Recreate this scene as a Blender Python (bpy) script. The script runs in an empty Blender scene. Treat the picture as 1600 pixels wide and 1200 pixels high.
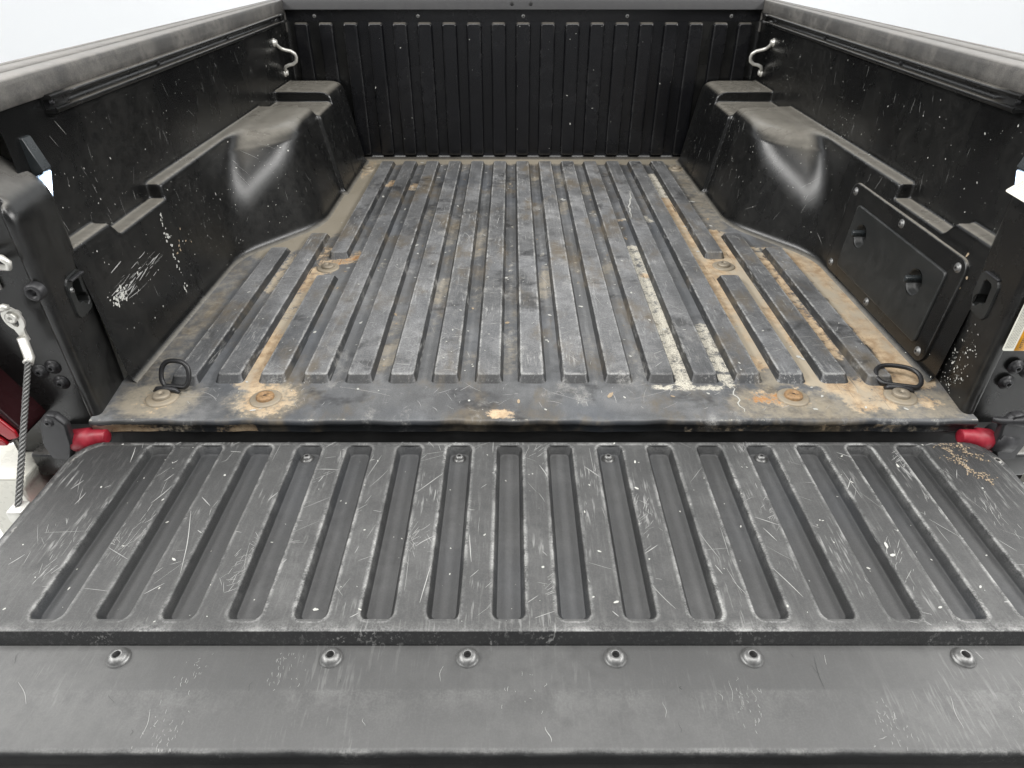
import bpy, bmesh, math, random
import numpy as np
from mathutils import Vector, Matrix, geometry
from mathutils.bvhtree import BVHTree

random.seed(7); rng = np.random.default_rng(11)
S = bpy.context.scene
COL = S.collection
PI = math.pi

# ------------------------------------------------------------------ camera
cam_d = bpy.data.cameras.new('camera'); cam = bpy.data.objects.new('camera', cam_d); COL.objects.link(cam)
cam_d.sensor_width = 36.0; cam_d.lens = 36.0 * 1040.0 / 1600.0
cam_d.clip_start = 0.02; cam_d.clip_end = 200
cam.location = (-0.036, 0.0, 0.666)
cam.rotation_euler = (math.radians(90 - 34.13), 0, 0)
S.camera = cam

# ------------------------------------------------------------------ world and lamps (indoor photo booth)
w = bpy.data.worlds.new('World'); S.world = w; w.use_nodes = True
bg = w.node_tree.nodes['Background']; bg.inputs['Color'].default_value = (0.95, 0.97, 1.0, 1); bg.inputs['Strength'].default_value = 0.30

def area(name, loc, rot, sx, sy, power, col=(1, 0.985, 0.96)):
    d = bpy.data.lights.new(name, 'AREA'); d.shape = 'RECTANGLE'; d.size = sx; d.size_y = sy; d.energy = power; d.color = col
    o = bpy.data.objects.new(name, d); COL.objects.link(o); o.location = loc; o.rotation_euler = rot
    return o
area('side_softbox', (-3.0, 0.8, 2.35), (0, math.radians(-53), 0), 0.8, 4.6, 165)
area('side_softbox', (3.0, 0.8, 2.35), (0, math.radians(53), 0), 0.8, 4.6, 165)
area('ceiling_softbox', (0.0, 0.1, 3.2), (math.radians(10), 0, 0), 3.4, 1.4, 120)
area('added_wall_fill', (0.0, 4.2, 3.6), (math.radians(80), 0, 0), 7.0, 0.7, 70, (0.95, 0.98, 1.0))  # unseen lamps added to brighten the booth walls and what they reflect
area('added_wall_fill', (-2.7, 0.5, 3.8), (0, math.radians(62), 0), 0.6, 7.0, 75, (0.95, 0.98, 1.0))
area('added_wall_fill', (2.7, 0.5, 3.8), (0, math.radians(-62), 0), 0.6, 7.0, 75, (0.95, 0.98, 1.0))

S.view_settings.view_transform = 'Standard'; S.view_settings.look = 'None'
S.view_settings.exposure = 0.0; S.view_settings.gamma = 1.0; S.view_settings.use_curve_mapping = False
S.render.engine = 'CYCLES'
S.cycles.max_bounces = 6; S.cycles.diffuse_bounces = 3; S.cycles.glossy_bounces = 3; S.cycles.adaptive_threshold = 0.015; S.cycles.transparent_max_bounces = 12
S.cycles.use_denoising = True

# ------------------------------------------------------------------ helpers
def tag(o, label=None, cat=None, group=None, kind=None):
    if label: o['label'] = label
    if cat: o['category'] = cat
    if group: o['group'] = group
    if kind: o['kind'] = kind
    return o

def empty(name, loc, label=None, cat=None, group=None):
    o = bpy.data.objects.new(name, None); COL.objects.link(o); o.location = loc
    o.empty_display_size = 0.05
    return tag(o, label, cat, group)

def worldpos(o):
    p = Vector((0, 0, 0))
    while o is not None:
        p += o.location; o = o.parent
    return p

def link(name, me, mat, parent=None, loc=(0, 0, 0), rot=(0, 0, 0), scale=None, wn=False, kind=None, label=None):
    """link one mesh object; loc is a world position"""
    o = bpy.data.objects.new(name, me); COL.objects.link(o)
    if parent is not None:
        o.parent = parent; loc = Vector(loc) - worldpos(parent)
    o.location = loc; o.rotation_euler = rot
    if scale: o.scale = scale
    if mat is not None and len(me.materials) == 0: me.materials.append(mat)
    if wn:
        m = o.modifiers.new('weighted', 'WEIGHTED_NORMAL'); m.keep_sharp = True; m.weight = 90
    if kind: o['kind'] = kind
    if label: o['label'] = label
    return o

def mesh(name, vs, fs, smooth=True, attrs=None):
    me = bpy.data.meshes.new(name)
    me.from_pydata([tuple(v) for v in vs], [], [tuple(f) for f in fs]); me.update()
    if smooth: me.polygons.foreach_set('use_smooth', [True] * len(me.polygons))
    if attrs:
        for k, a in attrs.items():
            at = me.attributes.new(k, 'FLOAT', 'POINT'); at.data.foreach_set('value', np.asarray(a, dtype=np.float32))
    return me

def bm_mesh(name, bm, smooth=True):
    bmesh.ops.recalc_face_normals(bm, faces=bm.faces)
    me = bpy.data.meshes.new(name); bm.to_mesh(me); bm.free()
    if smooth: me.polygons.foreach_set('use_smooth', [True] * len(me.polygons))
    return me

def box_mesh(name, x0, x1, y0, y1, z0, z1, bev=0.0, seg=2):
    bm = bmesh.new()
    bmesh.ops.create_cube(bm, size=1)
    bmesh.ops.scale(bm, vec=(x1 - x0, y1 - y0, z1 - z0), verts=bm.verts)
    bmesh.ops.translate(bm, vec=((x0 + x1) / 2, (y0 + y1) / 2, (z0 + z1) / 2), verts=bm.verts)
    if bev: bmesh.ops.bevel(bm, geom=bm.edges[:], offset=bev, segments=seg, profile=0.5, affect='EDGES')
    return bm_mesh(name, bm)

def lathe_mesh(name, prof, n=24, cap=True):
    vs, fs = [], []
    for r, z in prof:
        for i in range(n):
            a = 2 * PI * i / n; vs.append((r * math.cos(a), r * math.sin(a), z))
    for j in range(len(prof) - 1):
        for i in range(n):
            k = (i + 1) % n; fs.append((j * n + i, j * n + k, (j + 1) * n + k, (j + 1) * n + i))
    if cap: fs.append(tuple(range((len(prof) - 1) * n, len(prof) * n)))
    return mesh(name, vs, fs)

def tube_mesh(name, pts, rad, n=10, closed=False, caps=True):
    pts = [Vector(p) for p in pts]; N = len(pts); vs, fs = [], []
    rads = rad if isinstance(rad, (list, tuple)) else [rad] * N
    up = None
    for i, p in enumerate(pts):
        if closed: t = (pts[(i + 1) % N] - pts[i - 1]).normalized()
        else: t = (pts[min(i + 1, N - 1)] - pts[max(i - 1, 0)]).normalized()
        if up is None:
            up = t.orthogonal().normalized()
        up = (up - t * up.dot(t)).normalized(); s = t.cross(up)
        for k in range(n):
            a = 2 * PI * k / n; vs.append(p + (up * math.cos(a) + s * math.sin(a)) * rads[i])
    for i in range(N if closed else N - 1):
        j = (i + 1) % N
        for k in range(n):
            l = (k + 1) % n; fs.append((i * n + k, i * n + l, j * n + l, j * n + k))
    if caps and not closed:
        fs.append(tuple(reversed(range(n)))); fs.append(tuple(range((N - 1) * n, N * n)))
    return mesh(name, vs, fs)

def extrude_profile(name, prof, y0, y1, ny=1, closed=False, xf=None, attr=None, cap=False):
    """profile of (x,z) points swept along y; xf(x,z,y) may bend it"""
    vs, fs = [], []; n = len(prof)
    for j in range(ny + 1):
        y = y0 + (y1 - y0) * j / ny
        for (x, z) in prof:
            vs.append(xf(x, z, y) if xf else (x, y, z))
    m = n if closed else n - 1
    for j in range(ny):
        for i in range(m):
            k = (i + 1) % n
            fs.append((j * n + i, j * n + k, (j + 1) * n + k, (j + 1) * n + i))
    if cap:
        fs.append(tuple(range(n))); fs.append(tuple(reversed(range(ny * n, (ny + 1) * n))))
    return mesh(name, vs, fs)

def rrect(cx, cy, w_, h, r, seg=5):
    """counter-clockwise rounded rectangle"""
    r = min(r, w_ / 2 - 1e-4, h / 2 - 1e-4); out = []
    for (sx, sy, a0) in ((1, -1, -90), (1, 1, 0), (-1, 1, 90), (-1, -1, 180)):
        ox, oy = cx + sx * (w_ / 2 - r), cy + sy * (h / 2 - r)
        for i in range(seg + 1):
            a = math.radians(a0 + 90 * i / seg); out.append((ox + r * math.cos(a), oy + r * math.sin(a)))
    return out

def rings_mesh(name, rings, cap_last=True, wear=None, cap_first=False):
    """stack of equal-length loops of 3D points"""
    n = len(rings[0]); vs = [p for r in rings for p in r]; fs = []
    for j in range(len(rings) - 1):
        for i in range(n):
            k = (i + 1) % n; fs.append((j * n + i, j * n + k, (j + 1) * n + k, (j + 1) * n + i))
    if cap_last: fs.append(tuple(range((len(rings) - 1) * n, len(rings) * n)))
    if cap_first: fs.append(tuple(reversed(range(n))))
    at = None
    if wear: at = {'wear': [wear[j] for j in range(len(rings)) for _ in range(n)]}
    return mesh(name, vs, fs, attrs=at)

def smin(a, b, k): h = np.clip(0.5 + 0.5 * (b - a) / k, 0, 1); return b * (1 - h) + a * h - k * h * (1 - h)
def smax(a, b, k): return -smin(-a, -b, k)

def sdf_mesh(name, f, lo, hi, res, mirror=False):
    """naive surface nets of f<0 in a box, vertices pulled onto the surface"""
    ax = [np.arange(lo[i], hi[i] + res, res) for i in range(3)]
    G = np.meshgrid(*ax, indexing='ij'); V = f(*G)
    sx, sy, sz = V.shape; ins = V < 0
    c = np.zeros((sx - 1, sy - 1, sz - 1), dtype=np.int8)
    for dx in (0, 1):
        for dy in (0, 1):
            for dz in (0, 1):
                c += ins[dx:sx - 1 + dx, dy:sy - 1 + dy, dz:sz - 1 + dz]
    act = (c > 0) & (c < 8)
    idx = -np.ones(c.shape, dtype=np.int64); n = act.sum(); idx[act] = np.arange(n)
    I = np.argwhere(act)
    P = np.stack([ax[i][I[:, i]] + res / 2 for i in range(3)], 1)
    e = 1e-4
    for it in range(4):
        v = f(P[:, 0], P[:, 1], P[:, 2])
        g = np.stack([(f(P[:, 0] + e * (i == 0), P[:, 1] + e * (i == 1), P[:, 2] + e * (i == 2)) - v) / e for i in range(3)], 1)
        P = P - np.clip(v / np.maximum((g ** 2).sum(1), 0.05), -res * 0.6, res * 0.6)[:, None] * g
    faces = []
    for a in range(3):
        b, d = (a + 1) % 3, (a + 2) % 3
        sl0 = [slice(None)] * 3; sl1 = [slice(None)] * 3
        sl0[a] = slice(0, -1); sl1[a] = slice(1, None)
        A, B = ins[tuple(sl0)], ins[tuple(sl1)]
        E = np.argwhere(A != B)
        ok = (E[:, b] > 0) & (E[:, d] > 0) & (E[:, b] < V.shape[b] - 1) & (E[:, d] < V.shape[d] - 1)
        E = E[ok]; flip = A[tuple(E.T)]
        def at(db, dd):
            Q = E.copy(); Q[:, b] += db; Q[:, d] += dd; return idx[tuple(Q.T)]
        q = np.stack([at(-1, -1), at(0, -1), at(0, 0), at(-1, 0)], 1)
        q[~flip] = q[~flip][:, ::-1]
        faces.append(q)
    Fq = np.concatenate(faces)
    Fq = Fq[(Fq >= 0).all(1)]
    if mirror: P = P * np.array([-1, 1, 1]); Fq = Fq[:, ::-1]
    me = bpy.data.meshes.new(name)
    me.vertices.add(len(P)); me.vertices.foreach_set('co', P.astype(np.float32).ravel())
    me.loops.add(len(Fq) * 4); me.loops.foreach_set('vertex_index', Fq.astype(np.int32).ravel())
    me.polygons.add(len(Fq)); me.polygons.foreach_set('loop_start', np.arange(0, len(Fq) * 4, 4, dtype=np.int32))
    me.update(calc_edges=True); me.validate()
    me.polygons.foreach_set('use_smooth', [True] * len(me.polygons))
    return me, P, Fq

# ------------------------------------------------------------------ materials
def nodes_of(m):
    m.use_nodes = True; nt = m.node_tree; return nt, nt.nodes, nt.links

def plastic(name, dark=(0.010, 0.0105, 0.011), dust=(0.10, 0.10, 0.098), dust_amt=0.5, rough=(0.38, 0.55), grain=900.0, grain_h=0.10,
            up_dust_light=0.0, up_col=(0.20, 0.18, 0.145), streak=(1, 1, 1), dscale=9.0, lift=0.0, fine=0.35, spec=0.5, specks=0.0, blue=0.0, flat=False, grime=0.0, brush=0.0, patch=0.0, corner=False):
    """scuffed black moulded plastic: dark body, chalky scuffing, settled dust with painted top light, dirt masks from the mesh"""
    m = bpy.data.materials.new(name); nt, N, L = nodes_of(m)
    P = N['Principled BSDF']
    geo = N.new('ShaderNodeNewGeometry')
    def mathn(op, a, b=None, c=None, clamp=False):
        n = N.new('ShaderNodeMath'); n.operation = op; n.use_clamp = clamp
        for i, v in enumerate((a, b, c)):
            if v is None: continue
            if isinstance(v, (int, float)): n.inputs[i].default_value = v
            else: L.new(v, n.inputs[i])
        return n.outputs[0]
    def noise(scale, detail=6, r=0.6, mapping=None, dist=0.0):
        n = N.new('ShaderNodeTexNoise'); n.inputs['Scale'].default_value = scale; n.inputs['Detail'].default_value = detail
        n.inputs['Roughness'].default_value = r; n.inputs['Distortion'].default_value = dist
        if mapping is None: L.new(geo.outputs['Position'], n.inputs['Vector'])
        else:
            mp = N.new('ShaderNodeMapping'); mp.inputs['Scale'].default_value = mapping[0]; mp.inputs['Rotation'].default_value = mapping[1]
            L.new(geo.outputs['Position'], mp.inputs['Vector']); L.new(mp.outputs[0], n.inputs['Vector'])
        return n.outputs['Fac']
    def smooth(v, a, b):
        n = N.new('ShaderNodeMapRange'); n.interpolation_type = 'SMOOTHSTEP'
        n.inputs['From Min'].default_value = a; n.inputs['From Max'].default_value = b; L.new(v, n.inputs['Value']); return n.outputs[0]
    def mix(f, a, b):
        n = N.new('ShaderNodeMix'); n.data_type = 'RGBA'
        if isinstance(f, (int, float)): n.inputs['Factor'].default_value = f
        else: L.new(f, n.inputs['Factor'])
        for s, v in (('A', a), ('B', b)):
            i = n.inputs[6 if s == 'A' else 7]
            if isinstance(v, tuple): i.default_value = (*v, 1)
            else: L.new(v, i)
        return n.outputs[2]
    def attr(nm):
        a = N.new('ShaderNodeAttribute'); a.attribute_name = nm; return a.outputs['Fac']
    n_big = noise(dscale, 5, 0.62, (streak, (0, 0, 0)))
    n_mid = noise(42.0, 6, 0.68)
    n_fine = noise(430.0, 3, 0.75)
    n_st1 = noise(90.0, 3, 0.7, ((1, 0.05, 1), (0, 0, 0.5)))
    n_st2 = noise(90.0, 3, 0.7, ((1, 0.06, 1), (0, 0, -0.7)))
    d = smooth(n_big, 0.36, 0.66)
    d = mathn('MULTIPLY', d, smooth(n_mid, 0.28, 0.62))
    d = mathn('ADD', mathn('MULTIPLY', d, 0.75), mathn('MULTIPLY', smooth(n_fine, 0.40, 0.68), fine))
    st = mathn('MAXIMUM', smooth(n_st1, 0.60, 0.74), smooth(n_st2, 0.61, 0.75))
    d = mathn('ADD', d, mathn('MULTIPLY', st, fine * 0.7))
    d = mathn('ADD', mathn('MULTIPLY', d, dust_amt), lift, clamp=True)
    if patch:
        d = mathn('MULTIPLY', d, mathn('ADD', mathn('MULTIPLY', smooth(noise(2.6, 3, 0.6, ((1.0, 0.8, 1), (0, 0, 0.6))), 0.38, 0.62), patch), 1.0 - patch * 0.62))
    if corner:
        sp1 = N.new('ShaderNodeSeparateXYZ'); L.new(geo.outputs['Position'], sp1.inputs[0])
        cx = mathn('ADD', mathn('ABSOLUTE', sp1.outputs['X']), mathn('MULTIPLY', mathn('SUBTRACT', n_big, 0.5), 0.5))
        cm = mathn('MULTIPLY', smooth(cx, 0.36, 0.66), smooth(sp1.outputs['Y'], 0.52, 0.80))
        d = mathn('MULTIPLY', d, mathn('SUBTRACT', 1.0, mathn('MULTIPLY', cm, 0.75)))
    if flat:
        sp0 = N.new('ShaderNodeSeparateXYZ'); L.new(geo.outputs['Normal'], sp0.inputs[0])
        d = mathn('MULTIPLY', d, mathn('ADD', mathn('MULTIPLY', smooth(sp0.outputs['Z'], 0.70, 0.97), 0.88), 0.12))
    col = mix(d, dark, dust)
    if blue:
        col = mix(mathn('MULTIPLY', smooth(noise(3.2, 2, 0.6), 0.45, 0.7), blue), col, (0.075, 0.090, 0.115))
    if grime:
        g1 = smooth(noise(5.5, 5, 0.7, ((1.5, 0.8, 1), (0, 0, 0.2))), 0.50, 0.68)
        col = mix(mathn('MULTIPLY', g1, grime), col, (0.115, 0.095, 0.068))
        g2 = smooth(noise(11.0, 5, 0.72, ((1.2, 0.9, 1), (0, 0, 1.2))), 0.56, 0.72)
        col = mix(mathn('MULTIPLY', mathn('MULTIPLY', g2, smooth(n_fine, 0.30, 0.62)), grime * 0.9), col, (0.30, 0.295, 0.28))
        g3 = smooth(noise(8.0, 4, 0.7, ((1.0, 1.3, 1), (0.3, 0, 2.0))), 0.56, 0.70)
        col = mix(mathn('MULTIPLY', g3, grime * 0.8), col, (0.022, 0.022, 0.023))
    if brush:
        bm_ = smooth(noise(7.5, 4, 0.7), 0.50, 0.66)
        b1 = smooth(noise(230.0, 2, 0.6, ((1, 0.10, 1), (0, 0, 0.25))), 0.56, 0.68)
        b2 = smooth(noise(230.0, 2, 0.6, ((1, 0.10, 1), (0, 0, -0.45))), 0.58, 0.70)
        bb = mathn('MULTIPLY', mathn('MAXIMUM', b1, b2), mathn('ADD', mathn('MULTIPLY', bm_, 0.9), 0.10))
        col = mix(mathn('MULTIPLY', bb, brush), col, (0.36, 0.36, 0.35))
    # chips and white specks
    if specks:
        v = N.new('ShaderNodeTexVoronoi'); v.inputs['Scale'].default_value = 85.0; L.new(geo.outputs['Position'], v.inputs['Vector'])
        sp = mathn('LESS_THAN', v.outputs['Distance'], 0.075)
        sp = mathn('MULTIPLY', sp, mathn('GREATER_THAN', noise(17.0, 2, 0.6), 1.0 - specks))
        col = mix(mathn('MULTIPLY', sp, 0.8), col, (0.55, 0.54, 0.50))
    # dust settled on upturned faces, with their lit tone painted in
    if up_dust_light:
        sep = N.new('ShaderNodeSeparateXYZ'); L.new(geo.outputs['Normal'], sep.inputs[0])
        u = smooth(sep.outputs['Z'], 0.55, 0.98)
        u = mathn('MULTIPLY', u, mathn('ADD', mathn('MULTIPLY', smooth(n_mid, 0.25, 0.75), 0.30), 0.68))
        col = mix(mathn('MULTIPLY', u, up_dust_light, clamp=True), col, up_col)
    # worn edges (mesh mask)
    wr = mathn('MULTIPLY', mathn('MULTIPLY', attr('wear'), mathn('ADD', mathn('MULTIPLY', smooth(noise(6.0, 3, 0.6), 0.40, 0.62), 0.8), 0.22)), mathn('ADD', smooth(n_mid, 0.40, 0.62), mathn('MULTIPLY', smooth(n_fine, 0.42, 0.62), 0.7)))
    col = mix(mathn('MULTIPLY', wr, 0.62, clamp=True), col, (0.36, 0.36, 0.35))
    # grey film, chalk and tan soil: soft mesh masks broken up by noise
    nb = mathn('ADD', mathn('MULTIPLY', n_mid, 0.75), mathn('MULTIPLY', noise(150.0, 3, 0.75), 0.45))
    a_f, a_c, a_d, a_r = attr('film'), attr('chalk'), attr('dirt'), attr('rust')
    film = mathn('MULTIPLY', smooth(mathn('ADD', a_f, mathn('MULTIPLY', mathn('SUBTRACT', nb, 0.6), 1.7)), 0.30, 1.0), smooth(a_f, 0.02, 0.3))
    col = mix(mathn('MULTIPLY', film, 0.80), col, (0.285, 0.25, 0.19))
    chalk = mathn('MULTIPLY', smooth(mathn('ADD', a_c, mathn('MULTIPLY', mathn('SUBTRACT', nb, 0.6), 2.6)), 0.36, 0.76), smooth(a_c, 0.01, 0.12))
    col = mix(chalk, col, mix(smooth(n_fine, 0.40, 0.62), (0.62, 0.59, 0.50), (0.26, 0.24, 0.20)))
    tan = mathn('MULTIPLY', smooth(mathn('ADD', a_d, mathn('MULTIPLY', mathn('SUBTRACT', nb, 0.6), 2.2)), 0.27, 0.58), smooth(a_d, 0.01, 0.12))
    tcol = mix(smooth(n_mid, 0.35, 0.65), (0.30, 0.205, 0.118), (0.49, 0.375, 0.245))
    tcol = mix(smooth(n_fine, 0.58, 0.68), tcol, (0.14, 0.10, 0.065))
    tcol = mix(smooth(n_st1, 0.62, 0.70), tcol, (0.06, 0.05, 0.04))
    tcol = mix(smooth(n_big, 0.45, 0.62), tcol, (0.36, 0.31, 0.235))
    col = mix(mathn('MULTIPLY', tan, mathn('ADD', mathn('MULTIPLY', smooth(n_fine, 0.25, 0.6), 0.16), 0.84)), col, tcol)
    rust = mathn('MULTIPLY', smooth(mathn('ADD', a_r, mathn('MULTIPLY', mathn('SUBTRACT', nb, 0.6), 1.6)), 0.45, 0.65), smooth(a_r, 0.01, 0.12))
    col = mix(mathn('MULTIPLY', rust, 0.85), col, (0.33, 0.15, 0.045))
    L.new(col, P.inputs['Base Color'])
    r = mathn('ADD', mathn('MULTIPLY', smooth(n_big, 0.25, 0.75), rough[1] - rough[0]), rough[0])
    r = mathn('ADD', r, mathn('MULTIPLY', mathn('MAXIMUM', tan, chalk), 0.4), clamp=True)
    r = mathn('ADD', r, mathn('MULTIPLY', d, 0.2), clamp=True)
    L.new(r, P.inputs['Roughness'])
    P.inputs['Specular IOR Level'].default_value = spec
    b = N.new('ShaderNodeBump'); b.inputs['Strength'].default_value = grain_h; b.inputs['Distance'].default_value = 0.002
    hg = mathn('ADD', noise(grain, 2, 0.5), mathn('MULTIPLY', tan, 1.2))
    L.new(hg, b.inputs['Height']); L.new(b.outputs[0], P.inputs['Normal'])
    return m

def simple(name, col, rough=0.5, metal=0.0, var=0.15, scale=60.0, emit=None, dirt=None, trans=0.0, bump=0.0):
    m = bpy.data.materials.new(name); nt, N, L = nodes_of(m); P = N['Principled BSDF']
    geo = N.new('ShaderNodeNewGeometry')
    n = N.new('ShaderNodeTexNoise'); n.inputs['Scale'].default_value = scale; n.inputs['Detail'].default_value = 6
    L.new(geo.outputs['Position'], n.inputs['Vector'])
    mx = N.new('ShaderNodeMix'); mx.data_type = 'RGBA'; L.new(n.outputs['Fac'], mx.inputs['Factor'])
    mx.inputs[6].default_value = (*[c * (1 - var) for c in col], 1)
    mx.inputs[7].default_value = (*(dirt if dirt else [min(1, c * (1 + var)) for c in col]), 1)
    L.new(mx.outputs[2], P.inputs['Base Color'])
    mr = N.new('ShaderNodeMapRange'); mr.inputs['To Min'].default_value = max(0.02, rough - 0.1); mr.inputs['To Max'].default_value = min(1, rough + 0.12)
    L.new(n.outputs['Fac'], mr.inputs['Value']); L.new(mr.outputs[0], P.inputs['Roughness'])
    P.inputs['Metallic'].default_value = metal; P.inputs['Transmission Weight'].default_value = trans
    if bump:
        b = N.new('ShaderNodeBump'); b.inputs['Strength'].default_value = bump; b.inputs['Distance'].default_value = 0.002
        L.new(n.outputs['Fac'], b.inputs['Height']); L.new(b.outputs[0], P.inputs['Normal'])
    if emit:
        P.inputs['Emission Color'].default_value = (*emit[0], 1); P.inputs['Emission Strength'].default_value = emit[1]
    return m

M = {}
M['floor'] = plastic('scuffed_floor_plastic', dust=(0.200, 0.203, 0.206), dust_amt=0.50, rough=(0.34, 0.48), grain=900, grain_h=0.12, lift=0.36, fine=0.42, grime=0.9, patch=0.45, dscale=7.0, streak=(1.6, 0.7, 1), blue=0.30, specks=0.30, flat=True)
M['rib'] = plastic('scuffed_rib_plastic', dust=(0.255, 0.257, 0.260), dust_amt=0.44, rough=(0.32, 0.46), grain=900, grain_h=0.12, lift=0.28, fine=0.80, grime=0.85, brush=0.60, patch=0.62, dscale=8.0, streak=(1.5, 0.8, 1), blue=0.12, specks=0.36, flat=True)
M['wall'] = plastic('smooth_black_wall_plastic', dark=(0.0045, 0.0047, 0.0048), dust=(0.060, 0.058, 0.053), dust_amt=0.24, rough=(0.22, 0.32), spec=0.50, grain=1200, grain_h=0.04, up_dust_light=0.95, up_col=(0.235, 0.22, 0.19), fine=0.06, dscale=3.6, streak=(1, 1, 0.55))  # broad dust and pale tops also paint in soft reflections and top light
M['front'] = plastic('smooth_black_front_plastic', dark=(0.0040, 0.0042, 0.0052), dust=(0.022, 0.022, 0.024), dust_amt=0.25, spec=0.50, rough=(0.20, 0.28), grain=1200, grain_h=0.05, up_dust_light=0.6, up_col=(0.19, 0.175, 0.15), fine=0.10, dscale=6.0)
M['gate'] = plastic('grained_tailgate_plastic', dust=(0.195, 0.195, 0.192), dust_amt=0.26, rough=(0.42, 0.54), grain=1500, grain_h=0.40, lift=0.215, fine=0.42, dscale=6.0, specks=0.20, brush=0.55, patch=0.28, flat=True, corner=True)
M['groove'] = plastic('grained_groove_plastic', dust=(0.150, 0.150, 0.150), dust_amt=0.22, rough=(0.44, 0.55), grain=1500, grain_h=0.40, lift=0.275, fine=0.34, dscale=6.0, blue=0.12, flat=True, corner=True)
M['band'] = plastic('smooth_tailgate_band_plastic', dust=(0.21, 0.21, 0.207), dust_amt=0.14, rough=(0.38, 0.46), grain=1100, grain_h=0.12, lift=0.255, fine=0.25, dscale=4.0, brush=0.14, flat=True)
M['cap'] = plastic('dusty_rail_cap_plastic', dark=(0.030, 0.029, 0.028), dust=(0.17, 0.16, 0.145), dust_amt=0.62, rough=(0.44, 0.58), grain=1300, grain_h=0.25, up_dust_light=0.75, up_col=(0.25, 0.24, 0.225), lift=0.05, fine=0.40, dscale=11.0, streak=(1, 1, 0.30), specks=0.25)
M['fcap'] = plastic('front_cap_plastic', dark=(0.024, 0.024, 0.026), dust=(0.06, 0.06, 0.06), dust_amt=0.4, rough=(0.5, 0.6), grain=1500, grain_h=0.25, lift=0.1, fine=0.2)
M['jamb'] = plastic('painted_black_jamb', dark=(0.0055, 0.0055, 0.0055), dust=(0.045, 0.045, 0.042), dust_amt=0.30, rough=(0.22, 0.36), grain=1300, grain_h=0.04, up_dust_light=0.75, up_col=(0.30, 0.29, 0.27), fine=0.15, dscale=9.0)  # pale dust on top also paints the shoulder's softbox reflection
M['door'] = plastic('cover_door_plastic', dark=(0.010, 0.011, 0.011), dust=(0.05, 0.05, 0.048), dust_amt=0.35, rough=(0.36, 0.46), grain=1500, grain_h=0.15, fine=0.2, dscale=8.0)
M['rail'] = plastic('deck_rail_black', dark=(0.007, 0.007, 0.007), dust=(0.05, 0.05, 0.048), dust_amt=0.2, rough=(0.24, 0.34), grain=1300, grain_h=0.04, up_dust_light=0.6, up_col=(0.22, 0.205, 0.18), fine=0.10)
M['trim'] = plastic('black_edge_trim', dark=(0.010, 0.010, 0.010), dust=(0.05, 0.05, 0.048), dust_amt=0.15, rough=(0.26, 0.36), grain=1300, grain_h=0.05, fine=0.2)
M['black'] = simple('black_rubber', (0.012, 0.012, 0.012), 0.5, var=0.4)
M['bracket'] = simple('dark_grey_bracket_steel', (0.03, 0.03, 0.032), 0.42, var=0.4, metal=0.3)
M['steel'] = simple('worn_steel_screw', (0.18, 0.18, 0.177), 0.40, metal=0.65, var=0.5, scale=320)
M['socket'] = simple('dark_socket', (0.005, 0.005, 0.005), 0.7)
M['zinc'] = simple('dull_zinc_hook', (0.62, 0.61, 0.57), 0.38, metal=0.55, var=0.2, scale=90)
M['bolt'] = simple('soiled_floor_bolt', (0.40, 0.37, 0.31), 0.5, metal=0.35, var=0.4, scale=260, dirt=(0.24, 0.19, 0.13))
M['washer'] = simple('soiled_washer', (0.40, 0.38, 0.33), 0.55, metal=0.25, var=0.4, scale=160, dirt=(0.33, 0.26, 0.17))
M['rusty'] = simple('rusty_floor_bolt', (0.16, 0.13, 0.10), 0.6, metal=0.3, var=0.6, scale=240, dirt=(0.50, 0.30, 0.14))
M['ring'] = simple('black_coated_ring', (0.014, 0.014, 0.015), 0.38, var=0.3)
M['red'] = simple('glossy_red_paint', (0.24, 0.014, 0.026), 0.42, var=0.6, scale=70)
M['redlens'] = simple('red_lens', (0.26, 0.008, 0.014), 0.14, var=0.3, scale=20)
M['darklens'] = simple('dark_lens_rim', (0.02, 0.006, 0.007), 0.2)
M['clearlens'] = simple('clear_lens', (0.62, 0.61, 0.56), 0.18, var=0.15, scale=30)
M['cream'] = simple('white_body_paint', (0.58, 0.57, 0.51), 0.28, var=0.06)
M['cable'] = simple('steel_cable', (0.13, 0.13, 0.127), 0.42, metal=0.6, var=0.5, scale=500)
M['lamp'] = simple('lamp_housing', (0.022, 0.026, 0.028), 0.28, var=0.2)
M['led'] = simple('lit_led_lens', (0.9, 0.95, 1.0), 0.2, var=0.02, emit=((0.45, 0.66, 1.0), 1.7))
M['chip'] = simple('lit_led_chip', (0.9, 0.95, 1.0), 0.2, var=0.02, emit=((0.86, 0.93, 1.0), 9.0))
M['label'] = simple('label_paper', (0.74, 0.73, 0.64), 0.45, var=0.08)
M['orange'] = simple('label_orange', (0.80, 0.36, 0.015), 0.45, var=0.08)
M['faint'] = simple('faint_print', (0.33, 0.32, 0.27), 0.5)
M['ink'] = simple('label_ink', (0.06, 0.06, 0.05), 0.5)
M['ground'] = simple('white_booth_floor', (0.78, 0.79, 0.79), 0.5, var=0.04, scale=2.0)
M['backdrop'] = simple('white_booth_wall', (0.84, 0.85, 0.86), 0.7, var=0.02, scale=1.0)
M['scratch'] = simple('scratch_white', (0.36, 0.36, 0.35), 0.6, var=0.3, scale=400)
M['fleck'] = simple('fleck_white', (0.46, 0.46, 0.43), 0.6, var=0.2, scale=400)
M['tanfleck'] = simple('fleck_tan', (0.30, 0.235, 0.16), 0.8, var=0.3, scale=400)
M['darkmark'] = simple('dark_gouge', (0.012, 0.012, 0.012), 0.6)

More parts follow.
